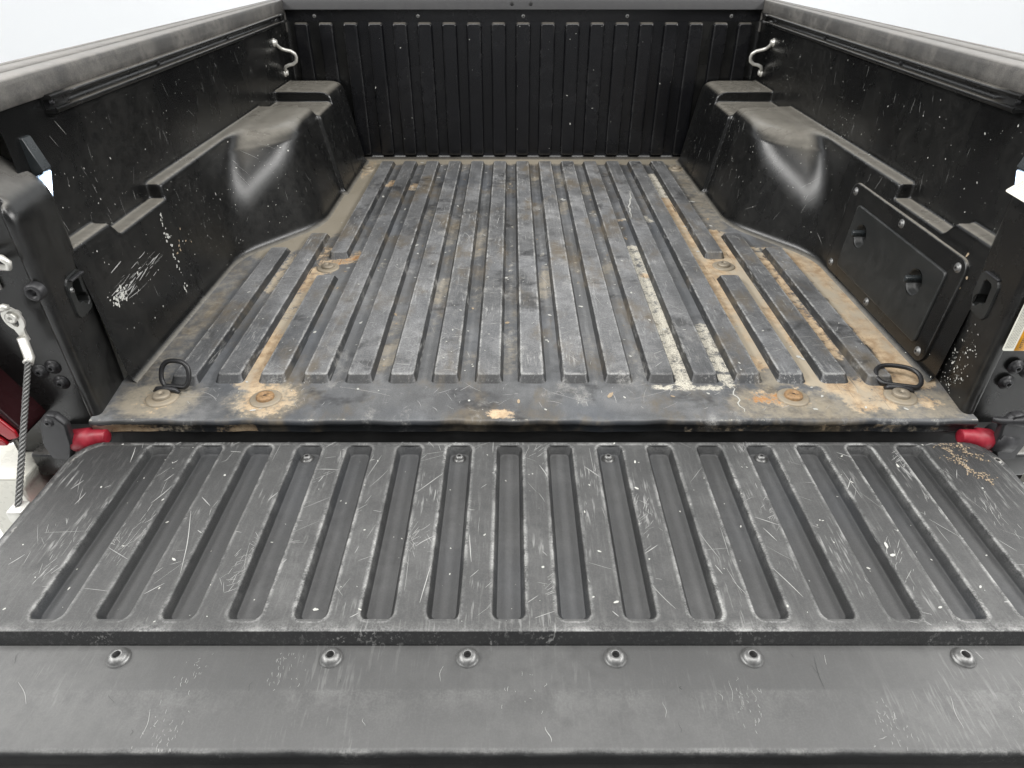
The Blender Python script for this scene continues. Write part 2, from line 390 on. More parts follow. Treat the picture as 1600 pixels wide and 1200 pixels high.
# ------------------------------------------------------------------ the setting: booth floor and white cove
GZ = -0.84
g = link('ground', mesh('ground', [(-14, -10, GZ), (14, -10, GZ), (14, 14, GZ), (-14, 14, GZ)], [(0, 1, 2, 3)]), M['ground'])
tag(g, 'plain white photo booth floor under the truck', 'floor', kind='structure')
path = [(-5, -6), (-5, 4.5)]
for i in range(1, 9):
    a = PI - PI / 2 * i / 8; path.append((-3.0 + 2.0 * math.cos(a), 4.5 + 2.0 * math.sin(a)))
for i in range(0, 9):
    a = PI / 2 - PI / 2 * i / 8; path.append((3.0 + 2.0 * math.cos(a), 4.5 + 2.0 * math.sin(a)))
path.append((5, -6))
vs, fs = [], []
for (x, y) in path: vs += [(x, y, GZ + 0.004), (x, y, 4.4)]
for i in range(len(path) - 1): fs.append((2 * i, 2 * i + 2, 2 * i + 3, 2 * i + 1))
b = link('background_wall', mesh('background_wall', vs, fs), M['backdrop'])
tag(b, 'plain white curved booth wall behind the truck', 'wall', kind='structure')

# ------------------------------------------------------------------ top-level things
truck = empty('pickup_truck', (0, 1.6, GZ), 'pickup truck seen from behind with its black bed open and tailgate lowered', 'pickup truck')
liner = empty('bed_liner', (0, 1.6, -0.012), 'scuffed black ribbed plastic liner covering the truck bed floor and walls', 'bed liner')

# ------------------------------------------------------------------ floor panel with soil masks
PITCH = 0.0775
Y0, Y1 = 0.874, 2.412
HW = 0.735
nx, ny = 245, 256
xs = np.linspace(-HW, HW, nx); ys = np.linspace(Y0 + 0.008, Y1, ny)
GX, GY = np.meshgrid(xs, ys)
def seg_mask(pts, wid, soft):
    best = np.full(GX.shape, 9.0)
    for (ax_, ay), (bx, by) in zip(pts[:-1], pts[1:]):
        dx, dy = bx - ax_, by - ay; l2 = dx * dx + dy * dy + 1e-9
        t = np.clip(((GX - ax_) * dx + (GY - ay) * dy) / l2, 0, 1)
        best = np.minimum(best, np.hypot(GX - ax_ - t * dx, GY - ay - t * dy))
    return np.clip(1 - (best - wid) / soft, 0, 1)
def ch(k): return k * PITCH
dirt = np.zeros(GX.shape); chalk = np.zeros(GX.shape); film = np.zeros(GX.shape); rust = np.zeros(GX.shape)
def put(A, pts, wid, soft, s): np.maximum(A, seg_mask(pts, wid, soft) * s, out=A)
# left side
put(dirt, [(ch(-6.5), 1.46), (ch(-6.5), 1.20)], 0.009, 0.030, 0.62)
put(dirt, [(ch(-6.5), 1.20), (ch(-6.5), 0.990)], 0.012, 0.026, 0.95)
put(dirt, [(ch(-6.5), 1.60), (ch(-6.5), 1.44)], 0.006, 0.02, 0.42)
put(dirt, [(-0.470, 1.505), (-0.412, 1.555)], 0.012, 0.030, 0.55)
put(rust, [(-0.470, 1.50), (-0.425, 1.54)], 0.01, 0.030, 0.5)
put(dirt, [(-0.475, 1.455), (-0.505, 1.44)], 0.010, 0.020, 0.45)
put(dirt, [(ch(-7.5), 1.56), (ch(-7.5), 1.35)], 0.004, 0.02, 0.55)
put(film, [(-0.525, 2.36), (-0.515, 2.05), (-0.517, 1.78), (-0.55, 1.70), (-0.64, 1.575)], 0.03, 0.04, 1.05)
put(film, [(-0.55, 2.385), (0.55, 2.385)], 0.03, 0.05, 1.05)
put(dirt, [(-0.53, 2.36), (-0.525, 2.20)], 0.010, 0.03, 0.40)
put(film, [(-0.69, 1.50), (-0.685, 0.93)], 0.02, 0.03, 0.50)
put(film, [(0.53, 2.36), (0.525, 1.75)], 0.02, 0.04, 0.65)
put(film, [(-0.65, 0.915), (0.65, 0.915)], 0.02, 0.06, 0.16)
put(dirt, [(-0.462, 0.935), (-0.461, 0.936)], 0.030, 0.045, 0.55)
put(film, [(-0.462, 0.935), (-0.461, 0.936)], 0.035, 0.06, 0.9)
put(film, [(-0.66, 0.935), (-0.63, 0.93)], 0.035, 0.05, 0.9)
put(dirt, [(-0.652, 0.937), (-0.64, 0.928)], 0.014, 0.03, 0.42)
for k, y_ in ((-4.5, 2.08), (-5.5, 2.11)):
    put(dirt, [(ch(k), y_), (ch(k) + 0.01, y_ + 0.04)], 0.008, 0.02, 0.62)
    put(rust, [(ch(k), y_), (ch(k) + 0.01, y_ + 0.02)], 0.004, 0.02, 0.45)
put(chalk, [(ch(-4.5), 1.52), (ch(-4.5), 1.49)], 0.005, 0.012, 0.5)
# right side
put(chalk, [(ch(5.5), 2.22), (ch(5.5), 1.95)], 0.008, 0.016, 0.74)
put(dirt, [(ch(5.5), 1.97), (ch(5.5), 1.78)], 0.014, 0.02, 0.85)
put(dirt, [(ch(5.5), 1.78), (ch(5.5), 1.05)], 0.012, 0.022, 0.78)
put(chalk, [(ch(5.5), 1.72), (ch(5.5), 1.55)], 0.006, 0.02, 0.45)
put(dirt, [(ch(6.5), 1.70), (ch(6.5), 1.00)], 0.013, 0.024, 0.86)
put(chalk, [(ch(6.5), 1.62), (ch(6.5), 1.46)], 0.008, 0.02, 0.6)
put(dirt, [(0.475, 1.50), (0.474, 1.44)], 0.030, 0.03, 0.75)
put(dirt, [(ch(7.5), 1.60), (ch(7.5), 1.08)], 0.006, 0.018, 0.60)
put(dirt, [(0.665, 1.57), (0.682, 1.45), (0.688, 1.20), (0.690, 1.00)], 0.022, 0.022, 0.90)
put(dirt, [(0.62, 1.59), (0.66, 1.56)], 0.012, 0.02, 0.7)
put(dirt, [(0.655, 1.02), (0.63, 0.975), (0.58, 0.965), (0.54, 0.985)], 0.020, 0.035, 0.72)
put(dirt, [(0.60, 0.935), (0.56, 0.925)], 0.015, 0.03, 0.62)
put(dirt, [(0.68, 0.93), (0.66, 0.925)], 0.010, 0.02, 0.52)
put(dirt, [(0.455, 0.945), (0.40, 0.935)], 0.010, 0.03, 0.50)
put(rust, [(0.45, 0.942), (0.39, 0.935)], 0.010, 0.03, 0.55)
put(film, [(0.69, 0.92), (0.38, 0.92)], 0.03, 0.05, 0.75)
put(chalk, [(ch(3.5), 1.60), (ch(3.5), 1.40)], 0.015, 0.014, 0.67)
put(chalk, [(ch(3.5), 1.40), (ch(3.5), 0.99)], 0.015, 0.016, 0.70)
put(dirt, [(ch(3.5), 1.44), (ch(3.5) + 0.006, 1.43)], 0.005, 0.012, 0.6)
put(chalk, [(ch(4.5), 1.19), (ch(4.5), 0.985)], 0.009, 0.018, 0.66)
put(chalk, [(0.22, 0.972), (0.33, 0.972)], 0.004, 0.012, 0.62)
put(chalk, [(ch(3.5) - 0.01, 1.80), (ch(3.5) + 0.01, 1.805)], 0.006, 0.012, 0.58)
put(dirt, [(ch(3.5) - 0.01, 1.80), (ch(3.5), 1.80)], 0.004, 0.012, 0.5)
put(chalk, [(ch(4.5) - 0.008, 1.82), (ch(4.5), 1.79)], 0.008, 0.012, 0.6)
put(film, [(ch(5.5), 2.2), (ch(5.5), 1.0)], 0.02, 0.04, 0.8)
put(film, [(ch(6.5), 1.7), (ch(6.5), 1.0)], 0.02, 0.04, 0.8)
for k in (-3.5, -2.5, -1.5, -0.5, 0.5, 1.5, 2.5): 
    for _ in range(5):
        y_ = rng.uniform(1.0, 2.3); put(film, [(ch(k) - 0.01, y_), (ch(k) + 0.01, y_ + rng.uniform(0.02, 0.12))], 0.010, 0.03, rng.uniform(0.3, 0.75))
    put(chalk, [(ch(k), rng.uniform(1.2, 2.2)), (ch(k) + 0.006, rng.uniform(1.2, 2.2))], 0.0, 0.012, 0.28)
put(dirt, [(-0.06, 0.893), (-0.05, 0.893)], 0.004, 0.02, 0.75)
vs = np.stack([GX, GY, np.zeros_like(GX)], -1).reshape(-1, 3)
ii = np.arange(nx * ny).reshape(ny, nx)
fs = np.stack([ii[:-1, :-1], ii[:-1, 1:], ii[1:, 1:], ii[1:, :-1]], -1).reshape(-1, 4)
# rolled rear lip: extra rows in front
lip = [(0.0050, -0.0006), (0.0018, -0.0026), (0.0002, -0.0065), (0.0006, -0.0100), (0.0040, -0.0135), (0.0050, -0.026)]
vl = list(map(tuple, vs)); fl = list(map(tuple, fs)); at = {k: list(v.reshape(-1)) for k, v in (('dirt', dirt), ('chalk', chalk), ('film', film), ('rust', rust))}
prev = list(ii[0])
for j, (dy, dz) in enumerate(lip):
    row = []
    for i in range(nx):
        x = xs[i]
        wob = 0.0012 * math.sin(x * 37) + 0.0008 * math.sin(x * 91 + 1)
        row.append(len(vl)); vl.append((x, Y0 + dy + wob, dz))
        at['dirt'].append(0.50 + 0.3 * math.sin(x * 25) if (j >= 3 and x < -0.46) else (0.22 if j >= 3 and x > 0.25 else 0.0)); at['chalk'].append(0.42 if j == 0 and 0.1 < abs(math.sin(x * 9)) < 0.4 else 0); at['film'].append(0.15); at['rust'].append(0)
    for i in range(nx - 1): fl.append((row[i], row[i + 1], prev[i + 1], prev[i]))
    prev = row
floor_panel = link('floor_panel', mesh('floor_panel', vl, fl, attrs=at), M['floor'], liner)

# raised ribs of the bed floor
RH = 0.0130
def rib_mesh(name, length, w_top=0.0395, h=RH, run=0.0052, end=0.012, r=0.006):
    L2 = length / 2
    def ring(dw, dl, z, rr): return [(x, y, z) for (x, y) in rrect(0, 0, w_top + 2 * dw, length + 2 * dl, rr, 3)]
    R = [ring(run + 0.0022, end + 0.003, -0.0015, r + 0.005), ring(run, end, 0.0010, r + 0.004), ring(0.0016, 0.0030, h - 0.0020, r),
         ring(0.0005, 0.0006, h - 0.0004, r), ring(-0.0006, -0.0006, h, r), ring(-0.0042, -0.0050, h, max(0.002, r - 0.003))]
    return rings_mesh(name, R, wear=[0, 0, 0.0, 1.0, 1.0, 0.0])
def rib_mesh_ok(name, length):
    # inner cap subdivided along y keeps the shading even
    return rib_mesh(name, length)
cache = {}
def add_rib(k, ya, yb):
    key = round(yb - ya, 3)
    if key not in cache: cache[key] = rib_mesh_ok('rib', yb - ya)
    link('rib', cache[key], M['rib'], floor_panel, (ch(k), (ya + yb) / 2, 0.0), wn=True)
for k in range(-5, 6): add_rib(k, 0.997, 2.338)
for s in (-1, 1):
    add_rib(6 * s, 1.545, 2.338); add_rib(6 * s, 0.997, 1.412)
    add_rib(7 * s, 0.997, 1.672); add_rib(8 * s, 0.990, 1.575)

# ------------------------------------------------------------------ side panels (moulded wall, ledges, wheel housing)
def side_sdf(u, y, z):
    A = 0.765 - u
    wall = (0.717 + 0.072 * z) - u
    ke = 0.007
    # wheel housing: inner face, oblique rear face, sloping arch facet with broad rounded edges
    inner = (0.560 + 0.18 * z - u) / 1.016
    obl = (-0.82 * (u - 0.700) - 0.573 * (y - 1.560) + 0.22 * z) / 1.02
    facet = (z - (0.2235 + 0.6 * (y - 1.700) - 0.15 * (0.735 - u))) / 1.175
    C = smax(inner, obl, 0.042)
    C = smax(C, facet, 0.068)
    C = smax(C, z - 0.2535, 0.040)
    S_ = smin(wall, C, 0.034)
    B1 = smax(smax(smax(S_, z - 0.2535, 0.009), 1.318 - y, ke), y - 2.036, 0.010)
    B2 = smax(smax(S_, z - 0.2235, ke), y - 2.030, 0.010)
    B3 = smax(smax(wall, z - 0.250, ke), (y - 1.125) * 0.8 + (z - 0.235) * 0.6, ke)
    inner2 = (0.549 + 0.18 * z - u) / 1.016
    D1 = smax(smax(smax(inner2, y - 2.394, 0.030), z - 0.2330, 0.018), 2.028 - y, 0.008)
    D2 = smax(smax(smax(inner2, y - 2.394, 0.030), z - 0.2640, 0.030), 2.190 - y, 0.006)
    d = smin(smin(B1, B2, 0.003), B3, 0.004)
    d = smin(smin(d, D1, 0.003), D2, 0.004)
    d = smin(A, d, 0.006)
    d = smin(d, z + 0.0025, 0.022)
    d = smin(d, 2.4185 - y, 0.016)
    return d
def side_sdf_right(u, y, z):
    pk = np.maximum(np.maximum(np.abs(y - 1.245) - 0.160, np.abs(z - 0.105) - 0.058), u - 0.748)
    return np.maximum(side_sdf(u, y, z), -pk)
side = {}
for s, nm in ((-1, 'left'), (1, 'right')):
    me, P_, F_ = sdf_mesh('side_panel', side_sdf if s < 0 else side_sdf_right, (0.528, 0.985, -0.012), (0.772, 2.424, 0.4585), 0.0042, mirror=(s < 0))
    o = link('side_panel', me, M['wall'], liner)
    side[s] = (o, BVHTree.FromPolygons([tuple(p) for p in P_.tolist()], F_.tolist()))

# ------------------------------------------------------------------ front panel with upright ribs
fr = []
nxp = 60
prof = [(2.398, -0.004), (2.404, 0.0002), (2.4115, 0.003), (2.4165, 0.008), (2.4195, 0.015), (2.420, 0.024), (2.420, 0.4300), (2.4165, 0.4330), (2.4165, 0.475)]
vs, fs = [], []
xx = np.linspace(-0.768, 0.768, nxp)
for (y, z) in prof:
    for x in xx: vs.append((x, y, z))
for j in range(len(prof) - 1):
    for i in range(nxp - 1):
        a = j * nxp + i; fs.append((a, a + 1, a + nxp + 1, a + nxp))
front_panel = link('front_panel', mesh('front_panel', vs, fs), M['front'], liner, wn=True)
def front_rib():
    def ring(dw, dz, y, rr): return [(x, -y, z) for (x, z) in rrect(0, 0.2195, 0.0440 + 2 * dw, 0.412 + 2 * dz, rr, 3)]
    R = [ring(0.0035, 0.0035, -0.001, 0.010), ring(0.002, 0.0025, 0.002, 0.009), ring(0.0, 0.0, 0.0100, 0.008), ring(-0.0012, -0.0012, 0.0120, 0.007), ring(-0.004, -0.0045, 0.0126, 0.005), ring(-0.008, -0.009, 0.0126, 0.004)]
    return rings_mesh('rib', R, wear=[0, 0, 0, 0.10, 0, 0])
frm = front_rib()
for k in range(-9, 10):
    link('rib', frm, M['front'], front_panel, (k * 0.0793, 2.420, 0.0), wn=True)
def socket_screw(name, parent, loc, rot, r=0.011, h=0.006, flange=1.35, mat=None, sock=0.36):
    prof = [(r * flange, 0.0), (r * flange, h * 0.16), (r * 1.02, h * 0.22), (r * 0.98, h * 0.45), (r * 0.80, h * 0.82), (r * 0.52, h * 0.98), (r * sock, h), (r * sock * 0.95, h * 0.45)]
    o = link(name, lathe_mesh(name, prof, 20), mat or M['steel'], parent, loc, rot)
    return o
SC = {}
def screw(parent, loc, rot=(0, 0, 0), r=0.011, h=0.006, flange=1.35, mat='steel', name='screw'):
    key = (name, r, h, flange, mat)
    if key not in SC:
        prof = [(r * flange, -0.001), (r * flange, h * 0.16), (r * 1.04, h * 0.22), (r * 0.98, h * 0.45), (r * 0.80, h * 0.82), (r * 0.52, h * 0.98), (r * 0.38, h), (r * 0.36, h * 0.35)]
        me = lathe_mesh(name, prof, 20)
        me.materials.append(M[mat]); me.materials.append(M['socket'])
        nf = len(me.polygons)
        for i in range(nf - 21, nf): me.polygons[i].material_index = 1
        SC[key] = me
    return link(name, SC[key], None, parent, loc, rot)
for x in (-0.667, -0.336, 0.0, 0.332, 0.664):
    screw(front_panel, (x, 2.4165, 0.446), (PI / 2, 0, 0), 0.0055, 0.003, 1.1, 'steel')

# ------------------------------------------------------------------ floor bolts with washers
def floor_bolt(x, y, rusty=False, z=0.0, big=1.0):
    wm = lathe_mesh('floor_bolt', [(0.0265 * big, -0.001), (0.0265 * big, 0.002), (0.024 * big, 0.0034), (0.016 * big, 0.0036), (0.014 * big, 0.0036)], 28)
    wo = link('floor_bolt', wm, M['washer'] if not rusty else M['washer'], liner, (x, y, z))
    prof = [(0.0155, 0.003), (0.0155, 0.0062), (0.0145, 0.0085), (0.0125, 0.0098), (0.009, 0.0108), (0.0052, 0.0110), (0.0045, 0.0070)]
    hm = lathe_mesh('bolt_head', prof, 24)
    hm.materials.append(M['rusty' if rusty else 'bolt']); hm.materials.append(M['socket'])
    hm.polygons[len(hm.polygons) - 1].material_index = 1
    link('bolt_head', hm, None, wo, (x, y, z))
for x, y, r in ((-0.477, 1.478, False), (0.474, 1.487, False), (-0.461, 0.936, True), (0.450, 0.940, True), (-0.527, 2.285, False), (0.522, 2.285, False)):
    floor_bolt(x, y, r)

# tie-down rings at the rear corners of the floor
def d_loop(w_, h, r, n=40):
    pts = []
    for i in range(n):
        a = 2 * PI * i / n
        c, s = math.cos(a), math.sin(a)
        x = (abs(c) ** 0.75) * math.copysign(1, c) * w_ / 2
        z = (abs(s) ** 0.85) * math.copysign(1, s) * h / 2 + h / 2
        if s < 0: z = max(z, 0.10 * h)
        pts.append((x, 0, z))
    return pts
def tie_ring(x, y, rz, tilt, w_, h, label, ox=0.012):
    t = empty('tie_down_ring', (x, y, 0.0), label, 'tie down ring', 'tie down rings at the rear corners of the bed')
    link('washer', lathe_mesh('washer', [(0.027, -0.001), (0.027, 0.0025), (0.024, 0.004), (0.012, 0.0042)], 28), M['washer'], t, (x, y, 0))
    hm = lathe_mesh('bolt', [(0.0150, 0.003), (0.0150, 0.0085), (0.0135, 0.0105), (0.010, 0.0115), (0.004, 0.0117), (0.0035, 0.008)], 24)
    hm.materials.append(M['bolt']); hm.materials.append(M['socket']); hm.polygons[len(hm.polygons) - 1].material_index = 1
    link('bolt', hm, None, t, (x, y, 0))
    link('saddle', tube_mesh('saddle', [(-0.022, 0.016, 0.001), (-0.017, 0.016, 0.007), (0, 0.016, 0.009), (0.017, 0.016, 0.007), (0.022, 0.016, 0.001)], 0.0045, 8), M['bracket'], t, (x, y, 0.001), (0, 0, rz))
    off = Matrix.Rotation(rz, 4, 'Z') @ Vector((ox, 0.024, 0.004))
    link('ring', tube_mesh('ring', d_loop(w_, h, 0.005), 0.0042, 10, closed=True), M['ring'], t, (x + off.x, y + off.y, off.z), (tilt, 0, rz))
tie_ring(-0.640, 0.938, math.radians(-8), math.radians(-28), 0.052, 0.050, 'black tie down ring propped upright in the left rear bed corner', 0.010)
tie_ring(0.637, 0.943, math.radians(-14), math.radians(-74), 0.074, 0.052, 'black tie down ring lying low in the sandy right rear bed corner', 0.004)

# ------------------------------------------------------------------ storage cover on the right wall
def wall_u(z): return 0.717 + 0.072 * z
cov = empty('storage_cover', (0.722, 1.24, 0.01), 'black plastic storage compartment cover with two turn knobs on the right bed wall', 'storage cover')
YR = -PI / 2
def on_wall(name, loop_rings, mat, parent, wear=None, cap=True):
    """rings given as ((y,z) loop, height off the wall) lists -> right wall facing -x"""
    R = []
    for lp, h in loop_rings:
        R.append([(wall_u(z) - h, y, z) for (y, z) in lp])
    return link(name, rings_mesh(name, R, wear=wear, cap_last=cap), mat, parent, (0, 0, 0))
def rr_at(y0, y1, z0, z1, r, d=0.0): return rrect((y0 + y1) / 2, (z0 + z1) / 2, abs(y1 - y0) - 2 * d, (z1 - z0) - 2 * d, max(r - d, 0.002), 4)
frame = on_wall('cover_frame', [(rr_at(1.030, 1.478, 0.008, 0.2115, 0.022), -0.002), (rr_at(1.030, 1.478, 0.008, 0.2115, 0.022, 0.0004), 0.0045), (rr_at(1.030, 1.478, 0.008, 0.2115, 0.022, 0.0014), 0.0058), (rr_at(1.030, 1.478, 0.008, 0.2115, 0.022, 0.004), 0.0060), (rr_at(1.075, 1.417, 0.040, 0.169, 0.010), 0.0060)], M['wall'], cov, [0, 0.0, 0.25, 0, 0], cap=False)
door = on_wall('cover_door', [(rr_at(1.068, 1.424, 0.033, 0.176, 0.010), 0.0055), (rr_at(1.068, 1.424, 0.033, 0.176, 0.010, 0.0004), 0.0080), (rr_at(1.068, 1.424, 0.033, 0.176, 0.010, 0.0013), 0.0092), (rr_at(1.068, 1.424, 0.033, 0.176, 0.010, 0.004), 0.0094)], M['door'], cov, [0, 0.0, 0.25, 0], cap=False)
KN = ((1.372, 0.122), (1.140, 0.124)); KR = 0.0250
lps = [[Vector((y, z, 0)) for y, z in rr_at(1.068, 1.424, 0.033, 0.176, 0.010, 0.004)]]
for (ky, kz) in KN: lps.append([Vector((ky + KR * math.cos(-2 * PI * i / 28), kz + KR * math.sin(-2 * PI * i / 28), 0)) for i in range(28)])
tri = geometry.tessellate_polygon(lps); fv = [p for l in lps for p in l]
face = mesh('door_face', [(wall_u(p.y) - 0.0094, p.x, p.y) for p in fv], [tuple(reversed(t)) for t in tri], False)
link('door_face', face, M['door'], door)
for (y, z) in KN:
    cup = lathe_mesh('turn_knob', [(KR, 0.0), (KR - 0.0012, -0.0006), (KR - 0.0030, -0.0030), (KR - 0.006, -0.0100), (KR - 0.010, -0.0135), (0.008, -0.0145)], 32)
    k = link('turn_knob', cup, M['door'], cov, (wall_u(z) - 0.0094, y, z), (0, YR, 0))
    link('handle', box_mesh('handle', -0.0200, 0.0200, -0.0050, 0.0050, -0.0140, -0.0010, 0.003), M['lamp'], k, (wall_u(z) - 0.0094, y, z), (math.radians(-14), YR, 0))
for (y, z) in ((1.458, 0.192), (1.252, 0.195), (1.052, 0.192), (1.052, 0.026), (1.262, 0.020), (1.455, 0.026)):
    screw(cov, (wall_u(z) - 0.0058, y, z), (0, YR, 0), 0.0068, 0.004, 1.4, 'steel')

# ------------------------------------------------------------------ rail caps, deck rails, front cap (truck)
def uo(y): return 0.885 - 0.058 * (y - 1.1)
def cap_xf(sign):
    def f(x, z, y):
        # x given 0..1 between inner face and outer edge
        u = 0.757 + x * (uo(y) - 0.757)
        zz = z + 0.0035 * max(0, 1.3 - y)
        return (sign * u, y, zz)
    return f
cap_prof = [(0.10, 0.4560), (0.02, 0.4555), (0.0, 0.4575), (0.004, 0.470), (0.010, 0.4830), (0.022, 0.4885), (0.045, 0.4912), (0.075, 0.4918), (0.30, 0.4925), (0.305, 0.4908), (0.33, 0.4908), (0.335, 0.4928), (0.62, 0.4935), (0.625, 0.4915), (0.65, 0.4915), (0.655, 0.4935), (0.90, 0.4905), (0.97, 0.4860), (1.0, 0.478), (1.0, 0.44)]
for s in (-1, 1):
    pr = cap_prof if s < 0 else list(reversed(cap_prof))
    cap = link('rail_cap', extrude_profile('rail_cap', pr, 0.86, 2.412, 40, xf=cap_xf(s)), M['cap'], truck)
    # outer body side below the cap
    bp = [(1.0, 0.445), (1.02, 0.30), (1.03, 0.0), (0.95, -0.25)]
    if s > 0: bp.reverse()
    link('body_side', extrude_profile('body_side', bp, 0.90, 2.50, 20, xf=cap_xf(s)), M['cream'], truck)
    # deck rail: C channel under the cap
    cp = [(0.7655, 0.4595), (0.7655, 0.4370), (0.7640, 0.4330), (0.7470, 0.4325), (0.7440, 0.4345), (0.7440, 0.4390), (0.7455, 0.4405), (0.7475, 0.4400), (0.7475, 0.4375), (0.7620, 0.4375), (0.7620, 0.4520), (0.7500, 0.4522), (0.7475, 0.4535), (0.7475, 0.4570), (0.7500, 0.4590)]
    cpp = [(s * x, z) for x, z in cp]
    if s > 0: cpp.reverse()
    rail = link('deck_rail', extrude_profile('deck_rail', cpp, 1.098, 2.372, 16, closed=True, cap=True), M['rail'], truck, wn=True)
    for y in (1.118, 1.50, 1.90, 2.28):
        screw(rail, (s * 0.762, y, 0.4465), (0, -s * PI / 2, 0), 0.0055, 0.004, 1.2, 'bracket', 'rail_screw')
# front rail cap
fp = [(2.4180, 0.4665), (2.4035, 0.4645), (2.4010, 0.4665), (2.4045, 0.4860), (2.4090, 0.4985), (2.418, 0.5035), (2.50, 0.5050), (2.52, 0.498), (2.52, 0.40)]
vs, fs = [], []
for j, x in enumerate((-0.757, 0.757)):
    for (y, z) in fp: vs.append((x, y, z))
n = len(fp)
for i in range(n - 1): fs.append((i, n + i, n + i + 1, i + 1))
fcap = link('front_rail_cap', mesh('front_rail_cap', vs, fs), M['fcap'], truck, wn=True)
for x in (-0.036, 0.023): screw(fcap, (x, 2.4036, 0.4815), (PI / 2 - 0.18, 0, 0), 0.0048, 0.002, 1.2, 'socket', 'cap_hole_disc')  # black discs painting the dark of two holes in the cap
for s in (-1, 1):
    link('cap_joint', box_mesh('cap_joint', min(s * 0.7575, s * 0.80), max(s * 0.7575, s * 0.80), 2.4125, 2.52, 0.40, 0.4975, 0.004), M['cap'], truck)
# chrome-like cleats near the front of the walls
for s in (-1, 1):
    X_ = 0.7655
    pts = [(X_ - 0.003, 2.276, 0.388), (X_ - 0.005, 2.290, 0.376), (X_ - 0.010, 2.302, 0.366), (X_ - 0.022, 2.308, 0.360), (X_ - 0.036, 2.311, 0.356), (X_ - 0.046, 2.316, 0.346), (X_ - 0.048, 2.320, 0.334), (X_ - 0.045, 2.322, 0.320), (X_ - 0.034, 2.322, 0.310), (X_ - 0.020, 2.320, 0.307), (X_ - 0.010, 2.319, 0.302), (X_ - 0.005, 2.322, 0.292), (X_ - 0.003, 2.330, 0.280)]
    pts = [(s * a, b_, 0.386 + (c_ - 0.388) * 0.84) for a, b_, c_ in pts]
    hk = link('tie_down_hook', tube_mesh('tie_down_hook', pts, [0.0052] * len(pts), 12), M['zinc'], truck)
    for (y, z) in ((2.273, 0.388), (2.332, 0.294)):
        link('hook_bolt', lathe_mesh('hook_bolt', [(0.0125, -0.001), (0.0125, 0.003), (0.0085, 0.0035), (0.0085, 0.009), (0.006, 0.0105)], 12), M['zinc'], hk, (s * X_, y, z), (0, -s * PI / 2, 0))
# cargo lamps
for s in (-1, 1):
    u = 0.7645 if s < 0 else 0.7600
    def pt(d, y, z): return (s * (u - d), y, z)
    y0, y1 = 1.017, 1.039
    prof = [(-0.004, 0.4145), (0.004, 0.4145), (0.018, 0.367), (0.016, 0.364), (-0.004, 0.356)]
    vs = [pt(d, y, z) for y in (y0, y1) for d, z in prof]; n = len(prof)
    fs = [(i, i + 1, n + i + 1, n + i) for i in range(n - 1)] + [tuple(range(n)), tuple(reversed(range(n, 2 * n)))]
    bm = bmesh.new(); me = mesh('cargo_lamp', vs, fs, False); bm.from_mesh(me)
    bmesh.ops.recalc_face_normals(bm, faces=bm.faces)
    bmesh.ops.bevel(bm, geom=[e for e in bm.edges if len(e.link_faces) == 2], offset=0.0012, segments=2, affect='EDGES')
    lamp = link('cargo_lamp', bm_mesh('cargo_lamp', bm), M['lamp'], truck, wn=True)
    lp = [(0.0155, 0.3632), (0.0165, 0.3610), (0.003, 0.3180), (0.001, 0.3200), (0.001, 0.3545)]
    vs = [pt(d, y, z) for y in (y0 + 0.003, y1 - 0.003) for d, z in lp]; n = len(lp)
    fs = [(i, i + 1, n + i + 1, n + i) for i in range(n - 1)] + [tuple(range(n)), tuple(reversed(range(n, 2 * n)))]
    bm = bmesh.new(); bm.from_mesh(mesh('lens', vs, fs, False))
    link('lens', bm_mesh('lens', bm, False), M['led'], lamp)
    link('led_chip', tube_mesh('led_chip', [pt(0.0125, 1.028, 0.3530), pt(0.0065, 1.028, 0.3320)], 0.0045, 12), M['chip'], lamp)

# ------------------------------------------------------------------ rear pillars (tailgate jambs)
def pillar_sdf(u, y, z):
    innerf = (0.7215 + 0.125 * np.clip(y - 0.887, -1, 0.105)) - u + 0.6 * np.clip(y - 0.998, 0, 1)
    rear = 0.887 - y + 0.02 * 0
    top = (z - (0.3510 + 0.78 * (u - 0.740) + 0.10 * (1.0 - y))) / 1.27
    d = smax(innerf, rear, 0.014)
    d = smax(d, top, 0.020)
    d = smax(d, y - 1.012, 0.004)
    # recess of the rear face further out
    rec = smax(smax(0.742 - u, y - 0.905, 0.006), 0.030 - np.abs(z - 0.155) * 0 - 1.0, 0.01)
    d = smax(d, -rec, 0.008)
    # latch pocket
    py, pz = np.abs(y - 0.966) - 0.0245, np.abs(z - 0.187) - 0.029
    pk = smax(smax(py, pz, 0.012), u - 0.775, 0.004)
    d = smax(d, -pk, 0.004)
    return d
